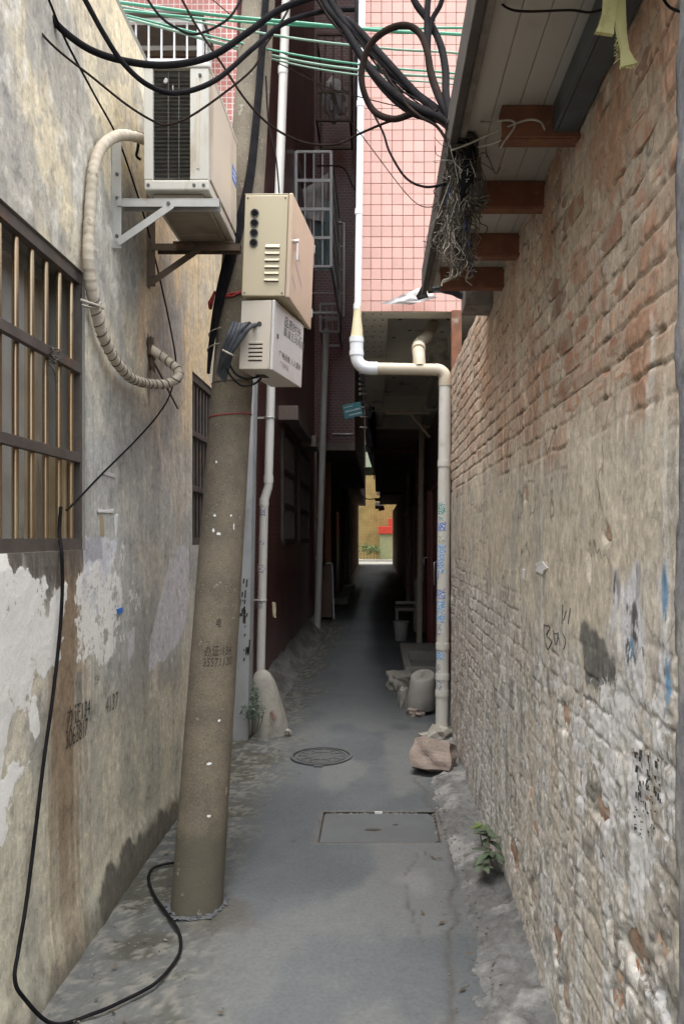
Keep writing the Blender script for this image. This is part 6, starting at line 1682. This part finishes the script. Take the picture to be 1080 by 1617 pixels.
mb = MB(); mb.box(0.30, 0.74, 8.1, 8.22, -0.01, 0.16, b=0.01); mb.box(0.30, 0.38, 8.225, 9.2, -0.01, 0.15, b=0.01); mb.box(0.385, 0.74, 8.24, 9.2, -0.01, 0.06); mb.build('kerb_ring', m_concrete, st_)
MB().box(0.30, 0.80, 9.22, 9.9, -0.01, 0.17, b=0.01).build('tread', m_concrete, st_)
pb = thing('plastic_bucket', 'pale bucket standing under the chair in the alley', 'bucket', (0.36, 11.4, 0))
mb = MB(); mb.tube([(0.36, 11.4, 0.0), (0.36, 11.4, 0.28)], [0.085, 0.115], 20, 1, False); mb.tube([(0.36, 11.4, 0.27), (0.36, 11.4, 0.29)], 0.12, 20, 1, False); mb.build('body', m_pot, pb)
ch = thing('plastic_chair', 'low white plastic chair against the dark wall', 'chair', (0.45, 12.6, 0))
MB().box(0.30, 0.66, 12.4, 12.8, 0.34, 0.39, b=0.01).build('seat', m_pot, ch)
MB().box(0.62, 0.66, 12.4, 12.8, 0.40, 0.85, b=0.01).build('backrest', m_pot, ch)
for x in (0.33, 0.63):
    for y in (12.43, 12.77):
        MB().box(x - 0.02, x + 0.02, y - 0.02, y + 0.02, 0.0, 0.34).build('leg', m_pot, ch)
MB().box(0.30, 0.62, 12.4, 12.44, 0.45, 0.50, b=0.008).build('armrest', m_pot, ch)
for (x, y, w, l) in ((-0.86, 17.5, 0.35, 1.6), (-0.80, 21.0, 0.3, 1.2)):
    MB().box(x - 0.15, x + w - 0.15, y, y + l, -0.01, 0.16, b=0.02).build('doorstep', m_concrete, label='concrete doorstep beside the bent white tube frame' if y < 18 else 'dim doorstep further along the dark alley', cat='doorstep')
# cement guard stone at the foot of the jogged drainpipe
mb = MB()
NS = 30
prof = [(1.0, 0.0), (0.97, 0.10), (0.86, 0.22), (0.74, 0.33), (0.60, 0.42), (0.42, 0.475), (0.20, 0.50), (0.0, 0.505)]
for r_, z in prof:
    for k in range(NS):
        a = 2 * math.pi * k / NS
        nz_ = 1 + 0.10 * (float(fbm(a * 1.6, z * 6, 3, 3)) - 0.5) * 2
        mb.v.append(Vector((-0.835 - 0.08 * z / 0.5 + 0.145 * r_ * math.cos(a) * nz_, 6.02 + 0.08 * z + 0.13 * r_ * math.sin(a) * nz_, z - 0.01)))
for i in range(len(prof) - 1):
    for k in range(NS):
        mb.f.append((i * NS + k, i * NS + (k + 1) % NS, (i + 1) * NS + (k + 1) % NS, (i + 1) * NS + k)); mb.sm.append(True)
gs = thing('guard_stone', 'rounded cement mound at the foot of the jogged white drainpipe', 'stone', (-0.84, 6.0, 0))
mb.build('mound', m_stone, gs)
mb = MB(); rock_mesh(mb, (-0.80, 5.885, 0.17), (0.06, 0.012, 0.08), 4, 0.5, 2); mb.build('red_paint_spot', m_redfade, gs)
mb = MB(); rock_mesh(mb, (-0.69, 5.92, 0.03), (0.06, 0.06, 0.06), 8, 0.3, 2); mb.build('pebble', m_stone, label='single loose stone at the toe of the cement mound', cat='stone')
fe = thing('fern', 'dark little fern growing between the pole and the cement mound', 'fern', (-0.98, 5.86, 0))
mb = MB()
for k in range(7):
    leaf_cluster(mb, (-0.97 + random.uniform(-0.05, 0.09), 5.80 + random.uniform(-0.06, 0.06), 0.12 + 0.045 * k * random.random() + 0.08), (0.05, 0.06, 0.07), 30, 0.016, 50 + k)
mb.build('foliage', m_fern, fe)
mb = MB()
for k in range(5): mb.tube([(-0.98, 5.84, 0.0), (-0.97 + 0.02 * k, 5.80, 0.10), (-0.98 + 0.03 * k, 5.78, 0.22)], 0.003, 4, 3)
mb.build('stem', m_bark, fe)
# flat cushion hanging on maroon wall: rag and plastic scrap
mb = MB(); draped(mb, P(430, 950, 6.6), P(436, 952, 6.6), P(436, 976, 6.6), P(431, 974, 6.6), 6, 6, 0.02, 3); mb.build('rag', m_pvc_yellow, label='small yellowish rag caught on the maroon wall', cat='rag')

# weeds at the foot of the brick wall
def leaf(parent, base, d, L, W, m_, droop=0.3):
    d = Vector(d).normalized(); side = d.cross(Vector((0, 0, 1)))
    side = side.normalized() if side.length > 0.05 else Vector((0, 1, 0))
    mb = MB(); vs = []
    n = 6
    for i in range(n + 1):
        t_ = i / n; w = W * math.sin(math.pi * min(1, t_ * 0.92 + 0.06)) ** 0.8
        c = Vector(base) + d * L * t_ + Vector((0, 0, -droop * L * t_ * t_))
        vs += [c - side * w / 2 + Vector((0, 0, 0.10 * W)), c, c + side * w / 2 + Vector((0, 0, 0.10 * W))]
    fs_ = []
    for i in range(n):
        for k in range(2): fs_.append((i * 3 + k, i * 3 + k + 1, (i + 1) * 3 + k + 1, (i + 1) * 3 + k))
    mb.add(vs, fs_, True)
    mb.build('leaf', m_, parent)
wd = thing('weed', 'broad-leaved green weed sprouting between kerb and brick wall', 'weed', (0.53, 3.42, 0.05))
S0 = Vector((0.535, 3.38, 0.04)); S1 = Vector((0.50, 3.36, 0.13)); S2 = Vector((0.50, 3.44, 0.22))
mb = MB(); mb.tube([S0, S1, S2], 0.004, 6, 5); mb.build('stem', m_bark, wd)
random.seed(4)
for k in range(11):
    a = 2 * math.pi * k / 11 + 0.3
    leaf(wd, S1 + Vector((0, 0, random.uniform(-0.01, 0.03))), (math.cos(a) * 0.9 - 0.15, math.sin(a) * 0.8 - 0.2, random.uniform(0.0, 0.5)), random.uniform(0.060, 0.095), 0.034, m_leaf, random.uniform(0.2, 0.7))
for k in range(10):
    a = 2 * math.pi * k / 10
    leaf(wd, S2 + Vector((0, 0, random.uniform(-0.05, 0.01))), (math.cos(a) - 0.2, math.sin(a) - 0.2, random.uniform(0.1, 0.7)), random.uniform(0.060, 0.095), 0.034, m_leaf, random.uniform(0.1, 0.6))
w2_ = thing('seedling', 'bright yellow-green seedling just behind the broad-leaved weed', 'seedling', (0.50, 3.72, 0.06))
for k in range(8):
    a = 2 * math.pi * k / 8
    leaf(w2_, Vector((0.497, 3.70, 0.12 + 0.01 * (k % 3))), (math.cos(a), math.sin(a), 0.5), 0.045, 0.028, m_leafy, 0.4)
mb = MB(); mb.tube([(0.515, 3.72, 0.04), (0.497, 3.70, 0.13)], 0.003, 5, 2); mb.build('stem', m_bark, w2_)
w3 = thing('seedling', 'small three-leaved seedling on the kerb before the broad-leaved weed', 'seedling', (0.465, 3.32, 0.06))
for k in range(5):
    a = 2 * math.pi * k / 5
    leaf(w3, Vector((0.462, 3.30, 0.115)), (math.cos(a), math.sin(a), 0.35), 0.052, 0.03, m_leaf, 0.5)
mb = MB(); mb.tube([(0.468, 3.32, 0.05), (0.462, 3.30, 0.12)], 0.003, 5, 2); mb.build('stem', m_bark, w3)

# gravel and litter along the plaster wall
random.seed(12)
mb = MB()
for i in range(700):
    y = random.uniform(2.35, 5.6); x = -1.08 + abs(random.gauss(0, 0.16)) if i % 3 else -0.7 + random.gauss(0, 0.16)
    if x > -0.35: continue
    if (x + 0.757) ** 2 + (y - 3.2) ** 2 < 0.11 ** 2: continue
    s_ = random.uniform(0.003, 0.007) * (2.0 if i % 23 == 0 else 1)
    rock_mesh(mb, (x, y, 0.002), (s_ * 1.5, s_ * 1.2, s_ * 0.7), i, 0.5, 1)
for i in range(160):
    y = random.uniform(2.3, 5.4); x = 0.33 + random.gauss(0.06, 0.05)
    s_ = random.uniform(0.004, 0.011)
    rock_mesh(mb, (x, y, 0.03), (s_ * 1.4, s_ * 1.2, s_), i, 0.3, 1)
mb.build('gravel', m_pebble, kind='stuff', label='loose grit and crumbled mortar along the wall feet')

random.seed(77)
lf = MB()
for i in range(70):
    y = random.uniform(2.4, 5.8)
    x = random.choice((random.gauss(-0.95, 0.07), random.gauss(0.31, 0.05), random.gauss(-0.6, 0.15)))
    L = random.uniform(0.008, 0.022); a = random.uniform(0, 6.3); u = Vector((math.cos(a), math.sin(a), random.uniform(-0.1, 0.3))); w = Vector((-math.sin(a), math.cos(a), random.uniform(-0.2, 0.2)))
    c = Vector((x, y, 0.008 + (0.05 if x > 0.33 else 0)))
    lf.add([c - u * L, c + w * L * 0.4, c + u * L, c - w * L * 0.35], [(0, 1, 2), (0, 2, 3)])
lf.build('leaf_litter', m_mud, kind='stuff', label='scattered dry leaf scraps on the path')
